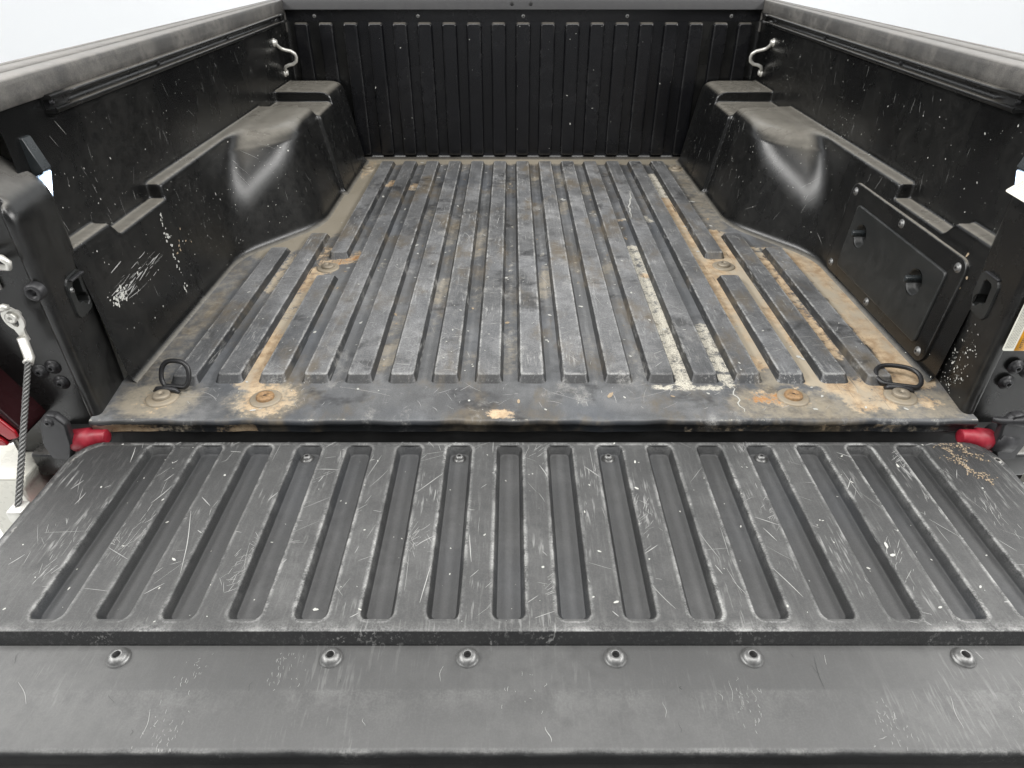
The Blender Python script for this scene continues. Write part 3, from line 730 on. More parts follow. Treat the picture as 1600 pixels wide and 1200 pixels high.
for s in (-1, 1):
    me, P_, F_ = sdf_mesh('rear_pillar', pillar_sdf, (0.705, 0.870, -0.21), (0.905, 1.018, 0.455), 0.0040, mirror=(s < 0))
    pil = link('rear_pillar', me, M['jamb'], truck, (-0.004, 0.005, -0.006) if s > 0 else (0, 0, 0))
    uw = 0.731
    # keyhole plate over the latch pocket
    ol = rrect(0.0, 0.0, 0.060, 0.072, 0.015, 4)
    hl = [(-0.013, 0.020), (-0.008, 0.025), (0.008, 0.0255), (0.014, 0.020), (0.0135, 0.006), (0.013, -0.003), (0.019, -0.008), (0.022, -0.015), (0.020, -0.023), (0.013, -0.026), (0.006, -0.022), (0.001, -0.015), (-0.009, -0.013), (-0.014, -0.006)]
    def pu(y): return 0.7215 + 0.125 * (y - 0.887)
    ring_o = [(pu(0.966 + a) + 0.002, 0.966 + a, 0.187 + b_) for a, b_ in ol]
    ring_i = [(pu(0.966 + a) - 0.0026, 0.966 + a * 0.95, 0.187 + b_ * 0.95) for a, b_ in ol]
    hole_t = [(pu(0.966 + a) - 0.0026, 0.966 + a, 0.187 + b_) for a, b_ in hl]
    hole_m = [(pu(0.966 + a) - 0.0012, 0.966 + a * 0.94, 0.187 + b_ * 0.94) for a, b_ in hl]
    hole_b = [(pu(0.966 + a) + 0.016, 0.966 + a * 0.90, 0.187 + b_ * 0.90) for a, b_ in hl]
    tri = geometry.tessellate_polygon([[Vector((p[1], p[2], 0)) for p in ring_i], [Vector((p[1], p[2], 0)) for p in reversed(hole_t)]])
    no, nh = len(ol), len(hl); pv = ring_o + ring_i + list(reversed(hole_t)) + list(reversed(hole_m)) + list(reversed(hole_b))
    pf = [tuple(i_ + no for i_ in t) for t in tri] + [(i_, (i_ + 1) % no, no + (i_ + 1) % no, no + i_) for i_ in range(no)]
    for lv in (0, 1):
        b0 = 2 * no + lv * nh; pf += [(b0 + i_, b0 + (i_ + 1) % nh, b0 + nh + (i_ + 1) % nh, b0 + nh + i_) for i_ in range(nh)]
    off = Vector((-0.004, 0.005, -0.006)) if s > 0 else Vector((0, 0, 0))
    bm = bmesh.new(); bm.from_mesh(mesh('latch_pocket', [Vector((s * a, b_, c_)) + off for a, b_, c_ in pv], pf, False)); bmesh.ops.recalc_face_normals(bm, faces=bm.faces)
    link('latch_pocket', bm_mesh('latch_pocket', bm, False), M['door'], pil)
    link('pocket_tab', box_mesh('pocket_tab', min(s * 0.7215, s * 0.7290), max(s * 0.7215, s * 0.7290), 0.949, 0.984, 0.2145, 0.2185, 0.0014), M['bracket'], pil)
    screw(pil, (s * 0.7262, 0.946, 0.202), (0, -s * PI / 2, 0), 0.0040, 0.003, 1.2, 'steel', 'pocket_screw')
    # round rubber buffer and hinge bolts on the rear face
    link('rubber_buffer', lathe_mesh('rubber_buffer', [(0.0135, 0), (0.0135, 0.012), (0.011, 0.0145), (0.007, 0.0145), (0.006, 0.008)], 20), M['bracket'] if s < 0 else M['black'], pil, (s * 0.7330, 0.888, 0.232), (PI / 2, 0, 0))
    for (x, z) in ((0.777, 0.086), (0.774, 0.056), (0.800, 0.078)):
        screw(pil, (s * x, 0.9048, z), (PI / 2, 0, 0), 0.0085, 0.008, 1.5, 'bracket', 'hinge_bolt')
    # hinge bracket, red trunnion tube, black floor of the corner
    po = [(0.752, 0.012), (0.764, 0.030), (0.778, 0.034), (0.792, 0.020), (0.806, -0.030), (0.800, -0.060), (0.770, -0.062), (0.758, -0.030)]
    n_ = len(po); pv = [(s * x, y, z) for y in (0.846, 0.862) for x, z in po]
    bm = bmesh.new(); bm.from_mesh(mesh('tailgate_hinge', pv, [tuple(range(n_)), tuple(reversed(range(n_, 2 * n_)))] + [(i, (i + 1) % n_, n_ + (i + 1) % n_, n_ + i) for i in range(n_)], False))
    bmesh.ops.recalc_face_normals(bm, faces=bm.faces); bmesh.ops.bevel(bm, geom=bm.edges[:], offset=0.003, segments=2, affect='EDGES')
    hb = link('tailgate_hinge', bm_mesh('tailgate_hinge', bm), M['bracket'], truck, wn=True)
    screw(hb, (s * 0.777, 0.846, 0.018), (PI / 2, 0, 0), 0.007, 0.004, 1.2, 'bracket', 'hinge_pin')
    link('hinge_base', box_mesh('hinge_base', min(s * 0.742, s * 0.860), max(s * 0.742, s * 0.860), 0.872, 0.9046, -0.120, -0.070, 0.006), M['jamb'], hb)
    if s > 0:
        link('hinge_arm', tube_mesh('hinge_arm', [(0.742, 0.860, 0.014), (0.760, 0.852, 0.016), (0.778, 0.846, 0.020), (0.792, 0.842, 0.030)], [0.005, 0.007, 0.009, 0.010], 10), M['bracket'], hb)
        link('hinge_collar', tube_mesh('hinge_collar', [(0.758, 0.862, -0.024), (0.786, 0.862, -0.030)], 0.023, 18), M['bracket'], hb)
    tp = [(s * 0.7095, 0.868, -0.0235), (s * 0.710, 0.868, -0.0235), (s * 0.722, 0.868, -0.0245), (s * 0.7225, 0.868, -0.0245), (s * 0.735, 0.868, -0.0265), (s * 0.7365, 0.868, -0.027), (s * 0.764, 0.867, -0.0310), (s * 0.7655, 0.867, -0.0312), (s * 0.766, 0.867, -0.0312)]
    tr = [0.0100, 0.0120, 0.0122, 0.0132, 0.0140, 0.0178, 0.0190, 0.0180, 0.0150]
    tp = [(a_, b_, c_ - 0.004) for a_, b_, c_ in tp]
    link('hinge_tube', tube_mesh('hinge_tube', tp, tr, 24), M['red'], truck)
# black boxes added to darken the bed-to-tailgate gap and block light from below
link('gap_dark_block', box_mesh('gap_dark_block', -0.80, 0.80, 0.8855, 0.98, -0.26, -0.030, 0.003), M['black'], truck)
link('gap_light_block', box_mesh('gap_light_block', -0.80, 0.80, 0.80, 0.885, -0.26, -0.115, 0.003), M['black'], truck)
# chassis block below so that the bed rests on something that reaches the ground line
link('under_body', box_mesh('under_body', -0.72, 0.72, 0.99, 2.45, -0.50, -0.035, 0.01), M['black'], truck)
for s in (-1, 1):
    wv = lathe_mesh('wheel', [(0.20, -0.12), (0.34, -0.12), (0.375, -0.09), (0.38, 0.0), (0.375, 0.09), (0.34, 0.12), (0.20, 0.12)], 40, cap=False)
    wh = link('wheel', wv, M['black'], truck, (s * 0.74, 2.02, GZ + 0.38), (0, PI / 2, 0))
    link('rim', lathe_mesh('rim', [(0.205, -0.10), (0.205, 0.10), (0.06, 0.105), (0.05, 0.09)], 32), M['bracket'], wh, (s * 0.74, 2.02, GZ + 0.38), (0, PI / 2, 0))

# tail light on the left, partly in view
tl = empty('tail_light_mount', (0, 0, 0)); bpy.data.objects.remove(tl)
def slab(name, pts, y0, y1, mat, parent, bev=0.002, smooth=False):
    """polygon of (x,z) extruded along y"""
    n = len(pts); vs = [(x, y0, z) for x, z in pts] + [(x, y1, z) for x, z in pts]
    fs = [tuple(range(n)), tuple(reversed(range(n, 2 * n)))] + [(i, (i + 1) % n, n + (i + 1) % n, n + i) for i in range(n)]
    bm = bmesh.new(); bm.from_mesh(mesh(name, vs, fs, False)); bmesh.ops.recalc_face_normals(bm, faces=bm.faces)
    if bev: bmesh.ops.bevel(bm, geom=bm.edges[:], offset=bev, segments=2, affect='EDGES')
    return link(name, bm_mesh(name, bm), mat, parent, wn=True)
lens = slab('tail_light', [(-0.828, 0.010), (-0.822, -0.006), (-0.860, -0.028), (-0.935, -0.030), (-0.935, 0.42), (-0.905, 0.42), (-0.880, 0.120)], 0.845, 0.930, M['darklens'], truck, 0.003)
slab('red_lens', [(-0.832, 0.004), (-0.832, -0.008), (-0.848, -0.012), (-0.9, 0.055), (-0.905, 0.125)], 0.838, 0.8446, M['redlens'], lens, 0.0015)
slab('red_lens', [(-0.856, -0.012), (-0.853, -0.022), (-0.93, -0.026), (-0.93, 0.02), (-0.905, 0.028)], 0.836, 0.8446, M['redlens'], lens, 0.0015)
slab('clear_lens', [(-0.868, -0.010), (-0.866, -0.017), (-0.93, -0.019), (-0.93, 0.008), (-0.905, 0.012)], 0.8335, 0.8358, M['clearlens'], lens, 0.0008)
bc = slab('body_corner', [(-0.852, -0.092), (-0.868, -0.125), (-0.856, -0.200), (-0.885, -0.235), (-0.95, -0.24), (-0.95, -0.092)], 0.835, 0.93, M['cream'], truck, 0.004)
slab('red_stripe', [(-0.850, -0.135), (-0.838, -0.185), (-0.862, -0.180), (-0.866, -0.150)], 0.828, 0.90, M['redlens'], bc, 0.001)

# warning labels on the right pillar
def text_mesh(body, size, mat, name='lettering'):
    cu = bpy.data.curves.new('lettering', 'FONT'); cu.body = body; cu.size = size; cu.align_x = 'CENTER'; cu.align_y = 'CENTER'; cu.resolution_u = 2
    to = bpy.data.objects.new('lettering_tmp', cu); COL.objects.link(to)
    bpy.context.view_layer.update()
    dg = bpy.context.evaluated_depsgraph_get()
    me = bpy.data.meshes.new_from_object(to.evaluated_get(dg)); bpy.data.objects.remove(to)
    me.materials.clear(); me.name = name; me.materials.append(mat); return me
def sticker(parts_origin, rot, w_, h, name):
    bm = bmesh.new()
    vs = [bm.verts.new((x, y, 0.0)) for x, y in rrect(0, 0, w_, h, 0.004, 4)]; bm.faces.new(vs)
    r = bmesh.ops.extrude_face_region(bm, geom=bm.faces[:]); bmesh.ops.translate(bm, vec=(0, 0, 0.0006), verts=[v for v in r['geom'] if isinstance(v, bmesh.types.BMVert)])
    return link(name, bm_mesh(name, bm, False), M['label'], truck, parts_origin, rot)
def local(o, p):
    return Matrix.LocRotScale(worldpos(o), o.rotation_euler, None) @ Vector(p)
def on(o, name, me, mat, x, y, z, rz=0):
    c = bpy.data.objects.new(name, me); COL.objects.link(c); c.parent = o; c.location = (x, y, z); c.rotation_euler = (0, 0, rz)
    if mat is not None and len(me.materials) == 0: me.materials.append(mat)
    return c
# lower label: text runs upward, orange band on its right
st1 = sticker((0.7475, 0.8845, 0.172), (PI / 2, 0, 0), 0.047, 0.086, 'warning_label')
on(st1, 'orange_band', box_mesh('orange_band', -0.0075, 0.0075, -0.0425, 0.0425, 0, 0.0004, 0), M['orange'], 0.0025, 0, 0.0007)
t1 = text_mesh('ATTENTION  ATENCIÓN', 0.0068, M['ink']); on(st1, 'lettering', t1, None, 0.0025, 0, 0.0013, PI / 2)
def print_line(length, h):
    # a row of small printed words too fine to read: short ink dashes
    vs, fs = [], []; x = -length / 2
    while x < length / 2 - 0.002:
        l_ = min(random.uniform(0.0012, 0.0050), length / 2 - x)
        o0 = len(vs); vs += [(x, -h / 2, 0), (x + l_, -h / 2, 0), (x + l_, h / 2, 0), (x, h / 2, 0)]; fs.append((o0, o0 + 1, o0 + 2, o0 + 3)); x += l_ + 0.0008
    return mesh('print_line', vs, fs, False)
for xx_ in (-0.0205, -0.0182, -0.0159, -0.0136, -0.0113, -0.0090):
    on(st1, 'print_line', print_line(0.076, 0.0009), M['faint'], xx_, 0, 0.0009, PI / 2)
# upper label on the sloping shoulder
nrm = Vector((-0.78, 0.10, 1.0)).normalized()
tang = Vector((0.0, 1, 0)); tang = (tang - nrm * tang.dot(nrm)).normalized()
bit = nrm.cross(tang)
Rm = Matrix((bit, tang, nrm)).transposed()
st2 = sticker(Vector((0.7405, 0.984, 0.3496)) + nrm * 0.0012, Rm.to_euler(), 0.046, 0.056, 'warning_label')
for i in range(11):
    on(st2, 'print_line', print_line(0.040, 0.0011), M['faint'], 0.0, -0.024 + i * 0.0048, 0.0009, 0)

# ------------------------------------------------------------------ tailgate
TZ = -0.020
gate = link('tailgate', box_mesh('tailgate', -0.744, 0.744, 0.364, 0.842, -0.088, -0.046, 0.004), M['jamb'], truck)
outer = []
def corner_loop(d):
    """outline of the raised liner plate, inset by d"""
    hw = 0.742 - d; ya, yb = 0.4895 + d, 0.851 - d; cx, cy = 0.036, 0.052
    pts = [(-hw, ya), (hw, ya)]
    for i in range(7):
        a = math.radians(90 * i / 6); pts.append((hw - cx + cx * math.cos(a), yb - cy + cy * math.sin(a)))
    for i in range(7):
        a = math.radians(90 + 90 * i / 6); pts.append((-hw + cx + cx * math.cos(a), yb - cy + cy * math.sin(a)))
    return pts
GW, GYA, GYB, GR = 0.0400, 0.5050, 0.8365, 0.0115
gx = [s * (0.040 + 0.0803 * k) for k in range(8) for s in (-1, 1)]; gx.sort()
FL = 0.006
outl = corner_loop(0.0165)
loops = [[Vector((x, y, 0)) for x, y in outl]]
for x in gx:
    loops.append([Vector((a, b_, 0)) for a, b_ in rrect(x, (GYA + GYB) / 2, GW + 2 * FL, GYB - GYA + 2 * FL, GR + FL, 5)])
allp = [p for l in loops for p in l]
coords2 = [Vector((p.x, p.y)) for p in allp]
edges = []; o_ = 0
for l in loops:
    n = len(l); edges += [(o_ + i, o_ + (i + 1) % n) for i in range(n)]; o_ += n
# extra interior points keep triangles compact
res = geometry.delaunay_2d_cdt(coords2, edges, [], 0, 1e-6)
v2, tris = res[0], res[2]
def in_hole(c):
    for x in gx:
        if abs(c.x - x) < GW / 2 + FL and GYA - FL < c.y < GYB + FL:
            # inside bounding box; test rounded corners roughly
            dx = max(abs(c.x - x) - (GW / 2 - GR), 0); dy = max(abs(c.y - (GYA + GYB) / 2) - ((GYB - GYA) / 2 - GR), 0)
            if math.hypot(dx, dy) < (GR + FL) * 0.999: return True
    return False
def in_poly(c, poly):
    r = False; n = len(poly)
    for i in range(n):
        x1, y1 = poly[i]; x2, y2 = poly[(i + 1) % n]
        if (y1 > c.y) != (y2 > c.y) and c.x < (x2 - x1) * (c.y - y1) / (y2 - y1) + x1: r = not r
    return r
vs = [(p.x, p.y, TZ) for p in v2]; fs = []
for t in tris:
    c = sum((v2[i] for i in t), Vector((0, 0))) / len(t)
    if not in_hole(c) and in_poly(c, outl):
        a, b_, d_ = (v2[i] for i in t[:3])
        fs.append(tuple(t) if (b_ - a).cross(d_ - a) > 0 else tuple(reversed(t)))
# rim: plate bends down along its outline (flange), then the front step
base = len(vs); ringdefs = [(0.0150, TZ - 0.0002), (0.0130, TZ - 0.0018), (0.0110, TZ - 0.0040), (0.0030, TZ - 0.0046), (0.0005, TZ - 0.006), (0.0, TZ - 0.010), (0.0, TZ - 0.028)]
prev = None; n = len(outl)
wear = [0.0] * len(vs)
# locate outline vertices in the cdt output
def near(x, y): return min(range(len(v2)), key=lambda i: (v2[i].x - x) ** 2 + (v2[i].y - y) ** 2)
prev = [near(x, y) for x, y in outl]
for (d, z) in ringdefs:
    lp = corner_loop(d); row = []
    for (x, y) in lp:
        if y < 0.53 and d < 0.0165:     # straight step on the camera side has no flange
            dd = d; yy = 0.4895 + 0.0165 - (0.0165 - d) * 1.0
            zz = {0.0150: TZ - 0.0001, 0.0130: TZ - 0.0002, 0.0110: TZ - 0.0006, 0.0030: TZ - 0.0018, 0.0005: TZ - 0.0160, 0.0: TZ - 0.0180}.get(d, z)
            y, z_ = {0.0150: 0.4960, 0.0130: 0.4915, 0.0110: 0.4902, 0.0030: 0.4893, 0.0005: 0.4835, 0.0: 0.4825}[d], zz
            if z == TZ - 0.028: z_ = TZ - 0.028
        else: z_ = z
        row.append(len(vs)); vs.append((x, y, z_)); wear.append(0.85 if d in (0.0130, 0.0110) else (0.4 if d == 0.0150 else 0.0))
    for i in range(n):
        k = (i + 1) % n; fs.append((prev[i], row[i], row[k], prev[k]))
    prev = row
plate = link('liner_plate', mesh('liner_plate', vs, [tuple(reversed(f)) if len(f) == 4 else f for f in fs], attrs={'wear': wear}), M['gate'], gate, wn=True)
bm = bmesh.new(); bm.from_mesh(plate.data); bmesh.ops.recalc_face_normals(bm, faces=bm.faces)
if sum(f.normal.z * f.calc_area() for f in bm.faces) < 0: bmesh.ops.reverse_faces(bm, faces=bm.faces)
bm.to_mesh(plate.data); bm.free()
# recessed grooves, one pan each
GD = 0.0140
def groove():
    cy = (GYA + GYB) / 2; H_ = GYB - GYA
    def ring(d, z, r, de=0.0): return [(a, b_ - cy, z) for a, b_ in rrect(0, cy, GW - 2 * d, H_ - 2 * (d + de), r, 5)]
    R = [ring(-FL, 0, GR + FL), ring(-0.0024, 0, GR + 0.0024), ring(-0.0008, -0.0003, GR + 0.0008), ring(0.0004, -0.0018, GR), ring(0.0042, -GD + 0.0016, GR - 0.003, 0.0035), ring(0.0050, -GD + 0.0005, GR - 0.0036, 0.0040), ring(0.0062, -GD, GR - 0.004, 0.0042), ring(0.011, -GD, 0.003, 0.004)]
    vs = [p for r in R for p in r]; n = len(R[0]); fs = []
    for j in range(len(R) - 1):
        for i in range(n):
            k = (i + 1) % n; fs.append((j * n + i, j * n + k, (j + 1) * n + k, (j + 1) * n + i))
    fs.append(tuple(range((len(R) - 1) * n, len(R) * n)))
    wv = [0.05, 0.95, 0.9, 0.25, 0.0, 0.0, 0.0, 0.0]
    me = mesh('groove', vs, fs, attrs={'wear': [wv[j] for j in range(len(R)) for _ in range(n)]})
    me.materials.append(M['gate']); me.materials.append(M['groove'])
    for p in me.polygons:
        if p.vertices[-1] >= 4 * n: p.material_index = 1
    return me
gm = groove()
for x in gx: link('groove', gm, None, gate, (x, (GYA + GYB) / 2, TZ), wn=True)
for x in (-0.365, -0.1205, 0.1185, 0.364):
    screw(gate, (x - 0.0, 0.818, TZ - GD), (0, 0, 0), 0.0070, 0.0075, 1.45, 'steel')
for x, y in ((-0.722, 0.802), (-0.724, 0.652), (0.728, 0.800), (0.726, 0.652)):
    screw(gate, (x, y, TZ - 0.0040), (0, 0, 0), 0.0085, 0.004, 1.3, 'jamb')
# lower band, its rolled edge and the top moulding of the gate
bandp = [(0.4850, TZ - 0.0190), (0.4780, TZ - 0.0178), (0.4740, TZ - 0.0176), (0.4280, TZ - 0.0176), (0.4245, TZ - 0.0178), (0.3640, TZ - 0.0205), (0.3595, TZ - 0.0218), (0.3570, TZ - 0.0245), (0.3562, TZ - 0.029), (0.3558, TZ - 0.043)]
nb_ = 140; xb = np.linspace(-0.744, 0.744, nb_)
vs, fs, wr = [], [], []
for j, (y, z) in enumerate(bandp):
    for x in xb:
        wob = 0.0002 * math.sin(x * 41) * (1 if j >= 5 else 0) + (0.00035 * rng.normal() if j in (6, 7) else 0)
        vs.append((x, y + wob, z)); wr.append(0.45 if j == 6 else (0.12 if j == 4 else 0))
for j in range(len(bandp) - 1):
    for i in range(nb_ - 1):
        a = j * nb_ + i; fs.append((a, a + nb_, a + nb_ + 1, a + 1))
band = link('lower_band', mesh('lower_band', vs, fs, attrs={'wear': wr}), M['band'], gate)
link('edge_moulding', box_mesh('edge_moulding', -0.744, 0.744, 0.285, 0.3605, TZ - 0.066, TZ - 0.0400, 0.004), M['trim'], gate)
bs = []
for x in (-0.497, -0.248, -0.0880, 0.0850, 0.2450, 0.4930):
    dish = lathe_mesh('screw_dish', [(0.0200, 0.0), (0.0190, 0.0005), (0.0172, 0.0006), (0.0150, 0.0002)], 24, cap=False)
    sc = screw(gate, (x, 0.4655, TZ - 0.0174), (0, 0, 0), 0.0118, 0.0078, 1.14, 'steel', 'band_screw')

# ------------------------------------------------------------------ tailgate cable (left)
cb = empty('tailgate_cable', (-0.757, 0.705, -0.03), 'grey braided steel tailgate cable with pale eyelet on the left jamb', 'cable')
top = Vector((-0.7795, 0.872, 0.128)); bot = Vector((-0.757, 0.702, -0.030))
N_ = 110; strands = []
vsA, fsA = [], []
dirv = (bot - top); axis = dirv.normalized(); p1 = axis.orthogonal().normalized(); p2 = axis.cross(p1)
for st in range(4):
    pts = []
    for i in range(N_ + 1):
        t = i / N_; a = t * 2 * PI * 9 + st * PI / 2
        pts.append(top + dirv * t + (p1 * math.cos(a) + p2 * math.sin(a)) * 0.0029)
    me_ = tube_mesh('strand', pts, 0.0019, 6)
    o0 = len(vsA); vsA += [tuple(v.co) for v in me_.vertices]; fsA += [tuple(o0 + i for i in p.vertices) for p in me_.polygons]; bpy.data.meshes.remove(me_)
link('braided_wire', mesh('braided_wire', vsA, fsA), M['cable'], cb)
link('sleeve', tube_mesh('sleeve', [top + Vector((0.0003, 0.003, 0.030)), top + Vector((0, 0, -0.004)), top + axis * 0.012], [0.0070, 0.0075, 0.0075], 12), M['zinc'], cb)
# eyelet plate: keyhole outline
eo = []
for i in range(25):
    a = math.radians(-60 + 300 * i / 24); eo.append((0.0145 * math.cos(a), 0.0185 * math.sin(a) * 1.15 + 0.0))
eo += [(-0.0055, -0.028), (-0.0055, -0.040), (0.0055, -0.040), (0.0055, -0.028)]
eh = [(0.0068 * math.cos(2 * PI * i / 20), 0.0130 * math.sin(2 * PI * i / 20) - 0.001) for i in range(20)]
pl = geometry.tessellate_polygon([[Vector((a, b_, 0)) for a, b_ in eo], [Vector((a, b_, 0)) for a, b_ in reversed(eh)]])
ev = [(a, 0.0, b_) for a, b_ in eo] + [(a, 0.0, b_) for a, b_ in reversed(eh)]
bm = bmesh.new(); bv = [bm.verts.new(v) for v in ev]
for t in pl:
    try: bm.faces.new([bv[i] for i in t])
    except ValueError: pass
r = bmesh.ops.extrude_face_region(bm, geom=bm.faces[:]); bmesh.ops.translate(bm, vec=(0, -0.004, 0), verts=[v for v in r['geom'] if isinstance(v, bmesh.types.BMVert)])
link('eyelet', bm_mesh('eyelet', bm, False), M['zinc'], cb, (-0.7795, 0.878, 0.190), (math.radians(8), 0, 0))
link('stud', lathe_mesh('stud', [(0.0060, 0.0), (0.0060, 0.014), (0.0085, 0.0145), (0.0085, 0.018), (0.006, 0.019), (0.003, 0.019), (0.0025, 0.016)], 18), M['zinc'], cb, (-0.7775, 0.886, 0.194), (PI / 2, 0, 0))
link('keeper_clip', tube_mesh('keeper_clip', [(-0.7895, 0.872, 0.206), (-0.784, 0.866, 0.212), (-0.777, 0.866, 0.214), (-0.7725, 0.870, 0.212)], [0.004, 0.0055, 0.0055, 0.004], 10), M['zinc'], cb)
link('end_fitting', box_mesh('end_fitting', -0.768, -0.7455, 0.690, 0.716, -0.048, -0.026, 0.003), M['zinc'], cb)
# latch striker on the left jamb
stp = [(-0.795, 0.905, 0.288), (-0.775, 0.880, 0.288), (-0.752, 0.872, 0.2885), (-0.744, 0.870, 0.282), (-0.748, 0.872, 0.274), (-0.775, 0.880, 0.271), (-0.795, 0.905, 0.270)]
sk = link('latch_striker', tube_mesh('latch_striker', stp, 0.0048, 10), M['zinc'], truck)
link('striker_plate', box_mesh('striker_plate', -0.845, -0.797, 0.8985, 0.9045, 0.225, 0.262, 0.002), M['zinc'], sk)

# ------------------------------------------------------------------ scratches, flecks and chips (thin marks on real surfaces)
def strips(name, items, mat, parent):
    """items: list of (list of points, normal, width)"""
    vs, fs = [], []
    for pts, nrm_, wd in items:
        n = len(pts); o0 = len(vs)
        for i, p in enumerate(pts):
            t = (pts[min(i + 1, n - 1)] - pts[max(i - 1, 0)]).normalized(); sd = nrm_.cross(t)
            f = wd * (0.25 + 0.75 * math.sin(PI * (i + 0.5) / n)) / 2
            vs.append(p + sd * f); vs.append(p - sd * f)
        for i in range(n - 1): fs.append((o0 + 2 * i, o0 + 2 * i + 1, o0 + 2 * i + 3, o0 + 2 * i + 2))
    return link(name, mesh(name, vs, fs, False), mat, parent, kind='stuff')
UPV = Vector((0, 0, 1))
def gate_ok(x, y):
    for g_ in gx:
        if abs(x - g_) < GW / 2 + 0.0015 and GYA - 0.001 < y < GYB + 0.001: return False
    return abs(x) < 0.72 and 0.4975 < y < 0.8445
def walk(x, y, a, L_, curl, n, ok, z):
    pts = []; runs = []
    st = L_ / n
    for i in range(n + 1):
        if ok(x, y): pts.append(Vector((x, y, z)))
        else:
            if len(pts) > 1: runs.append(pts)
            pts = []
        x += math.cos(a) * st; y += math.sin(a) * st; a += random.gauss(curl, abs(curl) * 0.5 + 0.010)
    if len(pts) > 1: runs.append(pts)
    return runs
it = []
for _ in range(34):
    cx_, cy_, ca = random.uniform(-0.68, 0.68), random.uniform(0.505, 0.84), math.radians(random.gauss(80, 32)); sp_ = random.uniform(0.004, 0.014)
    for _k in range(random.randint(8, 30)):
        for r in walk(cx_ + random.gauss(0, sp_), cy_ + random.gauss(0, sp_ * 1.6), ca + random.gauss(0, 0.22), random.uniform(0.003, 0.022), 0.0, 4, gate_ok, TZ + 0.0004): it.append((r, UPV, random.uniform(0.00025, 0.0006)))
for _ in range(260):
    x, y = random.uniform(-0.70, 0.70), random.uniform(0.50, 0.845)
    if random.random() < 0.55: a = math.radians(random.gauss(62, 20)) if x < 0 else math.radians(random.gauss(110, 25))
    else: a = random.uniform(0, PI)
    L_ = min(0.25, random.lognormvariate(-3.6, 0.8))
    for r in walk(x, y, a, L_, random.gauss(0, 0.006), 14, gate_ok, TZ + 0.0004): it.append((r, UPV, random.choice((0.0003, 0.0004, 0.0005, 0.0007, 0.0011))))
strips('scratches', it, M['scratch'], gate)
# band marks
it = []; itd = []
for _ in range(30):
    x, y = random.uniform(-0.72, 0.72), random.uniform(0.365, 0.475)
    z = TZ - 0.0168 if y > 0.427 else TZ - 0.0168 - (0.427 - y) * 0.045
    a = random.gauss(PI / 2, 0.6); L_ = min(0.07, random.lognormvariate(-4.4, 0.7))
    rs = []
    for i in range(9):
        t = i / 8; yy = y + math.sin(a) * L_ * t
        if yy > 0.474: break
        zz = TZ - 0.0171 if yy > 0.427 else TZ - 0.0171 - (0.427 - yy) * 0.0425
        rs.append(Vector((x + math.cos(a) * L_ * t + 0.0015 * math.sin(t * 5 + x * 90), yy, zz)))
    if len(rs) > 2: (it if random.random() < 0.6 else itd).append((rs, UPV, random.choice((0.0003, 0.0004, 0.0007))))
for _ in range(9):
    cx_, cy_ = random.uniform(-0.68, 0.68), random.uniform(0.37, 0.46); sp_ = random.uniform(0.004, 0.012)
    for _k in range(random.randint(10, 40)):
        x_, y_ = cx_ + random.gauss(0, sp_), min(0.472, max(0.362, cy_ + random.gauss(0, sp_ * 1.5))); L_ = random.uniform(0.001, 0.006)
        zz = TZ - 0.0171 if y_ > 0.427 else TZ - 0.0171 - (0.427 - y_) * 0.0425
        it.append(([Vector((x_, y_, zz)), Vector((x_ + random.gauss(0, 0.0006), y_ - L_ * 0.5, zz - 0.0 if y_ > 0.43 else zz - L_ * 0.5 * 0.0425)), Vector((x_ + random.gauss(0, 0.001), y_ - L_, zz if y_ > 0.435 else zz - L_ * 0.0425))], UPV, random.uniform(0.0002, 0.0004)))
strips('scratches', it, M['scratch'], gate); strips('gouges', itd, M['darkmark'], gate)
# bed floor: rib tops and channels
def rib_ok(x, y):
    k = round(x / PITCH); dx = abs(x - k * PITCH)
    if abs(k) > 8 or dx > 0.0175 or y < 1.002: return False
    if abs(k) == 6 and 1.40 < y < 1.555: return False
    if abs(k) == 7 and y > 1.66: return False
    if abs(k) == 8 and y > 1.56: return False
    return y < 2.33
def chan_ok(x, y):
    k = round(x / PITCH); dx = abs(x - k * PITCH)
    return (dx > 0.0285 and abs(x) < 0.53 and y < 2.38) or (0.90 < y < 0.972 and abs(x) < 0.69)
it = []
for _ in range(900):
    x, y = random.uniform(-0.66, 0.66), random.uniform(1.0, 2.33)
    a = random.choice((random.gauss(0.25, 0.35), random.gauss(PI - 0.25, 0.35), random.uniform(0, PI)))
    L_ = min(0.12, random.lognormvariate(-3.9, 0.7))
    for r in walk(x, y, a, L_, random.gauss(0, 0.07), 10, rib_ok, RH + 0.0004): it.append((r, UPV, random.choice((0.0004, 0.0006, 0.0008, 0.0012))))
for _ in range(420):
    x, y = random.uniform(-0.66, 0.66), random.uniform(0.90, 2.33) if random.random() < 0.85 else random.uniform(0.90, 0.97)
    a = random.uniform(0, PI); L_ = min(0.10, random.lognormvariate(-4.1, 0.7))
    for r in walk(x, y, a, L_, random.gauss(0, 0.05), 10, chan_ok, 0.0005): it.append((r, UPV, random.choice((0.0004, 0.0005, 0.0008))))
strips('scratches', it, M['scratch'], liner)
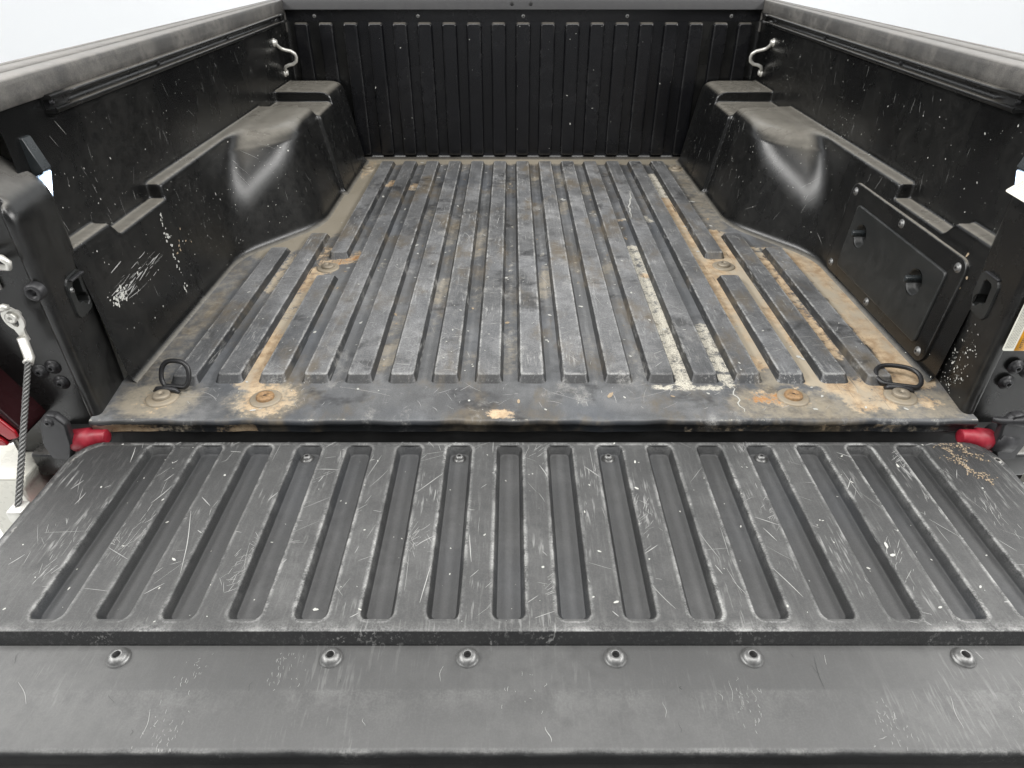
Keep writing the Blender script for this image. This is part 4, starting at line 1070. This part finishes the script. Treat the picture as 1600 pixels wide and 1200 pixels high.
# long white crack on the right-hand ribs
crk = [(0.325, 2.014), (0.318, 1.95), (0.300, 1.87), (0.296, 1.80), (0.291, 1.72), (0.290, 1.64), (0.2925, 1.57)]
cpts = []
for (a, b_), (c, d_) in zip(crk[:-1], crk[1:]):
    for i in range(5): t = i / 5; cpts.append(Vector((a + (c - a) * t + random.gauss(0, 0.0012), b_ + (d_ - b_) * t, 0)))
items = []
run = []
for p in cpts:
    if rib_ok(p.x, p.y): run.append(Vector((p.x, p.y, RH + 0.0006)))
    else:
        if len(run) > 2: items.append((run, UPV, 0.0042))
        run = []
if len(run) > 2: items.append((run, UPV, 0.0042))
cr2 = [Vector((0.353 + 0.004 * math.sin(i * 1.7), 0.975 - i * 0.0085, 0.0006)) for i in range(10)]
items.append((cr2, UPV, 0.0022))
strips('cracks', items, M['fleck'], liner)
# chips: small irregular polygons
def chips(name, pts, mat, parent):
    vs, fs = [], []
    for p, n_, sz, el in pts:
        t = n_.orthogonal().normalized(); t = Matrix.Rotation(random.uniform(0, 2 * PI) if el < 0 else el, 3, n_) @ t; b2 = n_.cross(t)
        p = p + n_ * random.uniform(0.0, 0.0005)
        o0 = len(vs); m_ = 6; ex = random.uniform(1.0, 2.4)
        for i in range(m_):
            a = 2 * PI * i / m_; r_ = sz * random.uniform(0.6, 1.1)
            vs.append(p + t * math.cos(a) * r_ * ex + b2 * math.sin(a) * r_)
        fs.append(tuple(range(o0, o0 + m_)))
    return link(name, mesh(name, vs, fs, False), mat, parent, kind='stuff')
# walls: cast points outward onto the moulded panels
for s in (-1, 1):
    o, bvh = side[s]; C_ = []; T_ = []; ST = []
    def hit(y, z):
        h = bvh.ray_cast(Vector((0.30 * s, y, z)), Vector((s, 0, 0)))
        if h[0] is None: return None
        n_ = h[1]
        if n_.x * s > 0: n_ = -n_
        return h[0] + n_ * 0.0005, n_
    cl = [(random.uniform(1.05, 2.3), random.uniform(0.05, 0.42), random.uniform(0.03, 0.12)) for _ in range(16)]
    for _ in range(520):
        if random.random() < 0.5:
            c = random.choice(cl); y, z = random.gauss(c[0], c[2]), random.gauss(c[1], c[2] * 0.6)
        else: y, z = random.uniform(1.02, 2.36), random.uniform(0.03, 0.42)
        h = hit(y, z)
        if h: C_.append((h[0], h[1], min(0.0022, random.lognormvariate(-7.45, 0.5)), -1))
    for _ in range(75):
        y, z = random.uniform(1.02, 2.36), random.uniform(0.04, 0.42); a = random.gauss(PI / 2, 0.35); L_ = random.uniform(0.006, 0.035)
        pts = []
        for i in range(6):
            h = hit(y + math.cos(a) * L_ * i / 5, z + math.sin(a) * L_ * i / 5)
            if h: pts.append(h[0]); nn = h[1]
        if len(pts) > 3 and max((pts[i + 1] - pts[i]).length for i in range(len(pts) - 1)) < 0.012: ST.append((pts, nn, random.choice((0.0003, 0.0004, 0.0006))))
    if s < 0:   # the big scrape on the rear left wall
        for _ in range(52):
            t = random.random(); y = 1.03 + 0.17 * t + random.gauss(0, 0.010); z = 0.139 + 0.006 * t + random.gauss(0, 0.011)
            a = math.radians(random.gauss(4, 5)); L_ = random.uniform(0.006, 0.045); pts = []
            for i in range(5):
                h = hit(y + math.cos(a) * L_ * i / 4, z + math.sin(a) * L_ * i / 4)
                if h: pts.append(h[0]); nn = h[1]
            if len(pts) > 3: ST.append((pts, nn, random.choice((0.0003, 0.0004, 0.0006, 0.0010, 0.0018))))
        for i in range(26):
            t = random.random(); h = hit(1.028 + 0.05 * t + random.gauss(0, 0.006), 0.136 + random.gauss(0, 0.007))
            if h: C_.append((h[0], h[1], random.uniform(0.0012, 0.0034), -1))
        for i in range(40):
            t = random.random(); h = hit(1.272 + random.gauss(0, 0.004), 0.215 - 0.17 * t)
            if h: C_.append((h[0], h[1], random.uniform(0.001, 0.0030), -1))
        for i in range(8):
            h = hit(1.31 + random.gauss(0, 0.03), 0.125 + random.gauss(0, 0.014))
            if h: T_.append((h[0], h[1], random.uniform(0.0015, 0.004), -1))
    else:
        for i in range(4):
            h = hit(1.03 + random.gauss(0, 0.03), 0.20 + random.gauss(0, 0.02))
            if h: T_.append((h[0], h[1], 0.003, -1))
    chips('flecks', C_, M['fleck'], o)
    strips('scratches', ST, M['scratch'], o)
    if T_: chips('soil_flecks', T_, M['tanfleck'], o)
# paint spatter low on the right pillar
C_ = []
for _ in range(120):
    y_, z_ = random.gauss(0.955, 0.022), abs(random.gauss(0.045, 0.040)) + 0.004
    if 0.912 < y_ < 1.004 and z_ < 0.15: C_.append((Vector((0.7175 + 0.125 * (y_ - 0.892) - 0.0007, y_, z_)), Vector((-1, 0.125, 0)).normalized(), min(0.0024, random.lognormvariate(-7.15, 0.45)), -1))
chips('flecks', C_, M['fleck'], truck)
# flecks on the front wall, floor and tailgate
C_ = []
for _ in range(36):
    k = random.randint(-7, 7); x = k * 0.0793 + random.uniform(-0.018, 0.018); z = random.uniform(0.03, 0.42)
    C_.append((Vector((x, 2.420 - 0.0131, z)), Vector((0, -1, 0)), min(0.0028, random.lognormvariate(-6.9, 0.5)), -1))
chips('flecks', C_, M['fleck'], front_panel)
C_ = []; T_ = []
for _ in range(700):
    x, y = random.uniform(-0.66, 0.66), random.uniform(0.90, 2.36)
    if rib_ok(x, y): C_.append((Vector((x, y, RH + 0.0005)), UPV, min(0.0026, random.lognormvariate(-7.0, 0.5)), -1))
    elif chan_ok(x, y): (C_ if random.random() < 0.7 else T_).append((Vector((x, y, 0.0006)), UPV, min(0.005, random.lognormvariate(-6.4, 0.6)), -1))
chips('flecks', C_, M['fleck'], liner); chips('soil_flecks', T_, M['tanfleck'], liner)
C_ = []; T_ = []
for _ in range(170):
    x, y = random.uniform(-0.71, 0.71), random.uniform(0.50, 0.845)
    if gate_ok(x, y): C_.append((Vector((x, y, TZ + 0.0005)), UPV, min(0.0030, random.lognormvariate(-6.9, 0.5)), -1))
    elif min(abs(x - g_) for g_ in gx) < 0.012 and 0.52 < y < 0.82: C_.append((Vector((x, y, TZ - GD + 0.0004)), UPV, min(0.0022, random.lognormvariate(-7.2, 0.5)), -1))
chips('flecks', C_, M['fleck'], gate)
for (x0, y0, x1, y1, nn_, wd_) in ((0.655, 0.838, 0.684, 0.742, 260, 0.0090), (0.684, 0.838, 0.700, 0.796, 90, 0.0080), (0.512, 0.585, 0.535, 0.515, 26, 0.003)):
    for _ in range(nn_):
        t = random.random(); wb = 1.0 + 0.8 * math.sin(t * 17 + x0 * 40)
        x = x0 + (x1 - x0) * t + 0.004 * math.sin(t * 7 + 1) + random.gauss(0, wd_ * 0.6 * wb); y = y0 + (y1 - y0) * t + random.gauss(0, 0.002)
        if gate_ok(x, y): T_.append((Vector((x, y, TZ + 0.0006)), UPV, random.uniform(0.0004, 0.0013), -1))
chips('soil_flecks', T_, M['tanfleck'], gate)
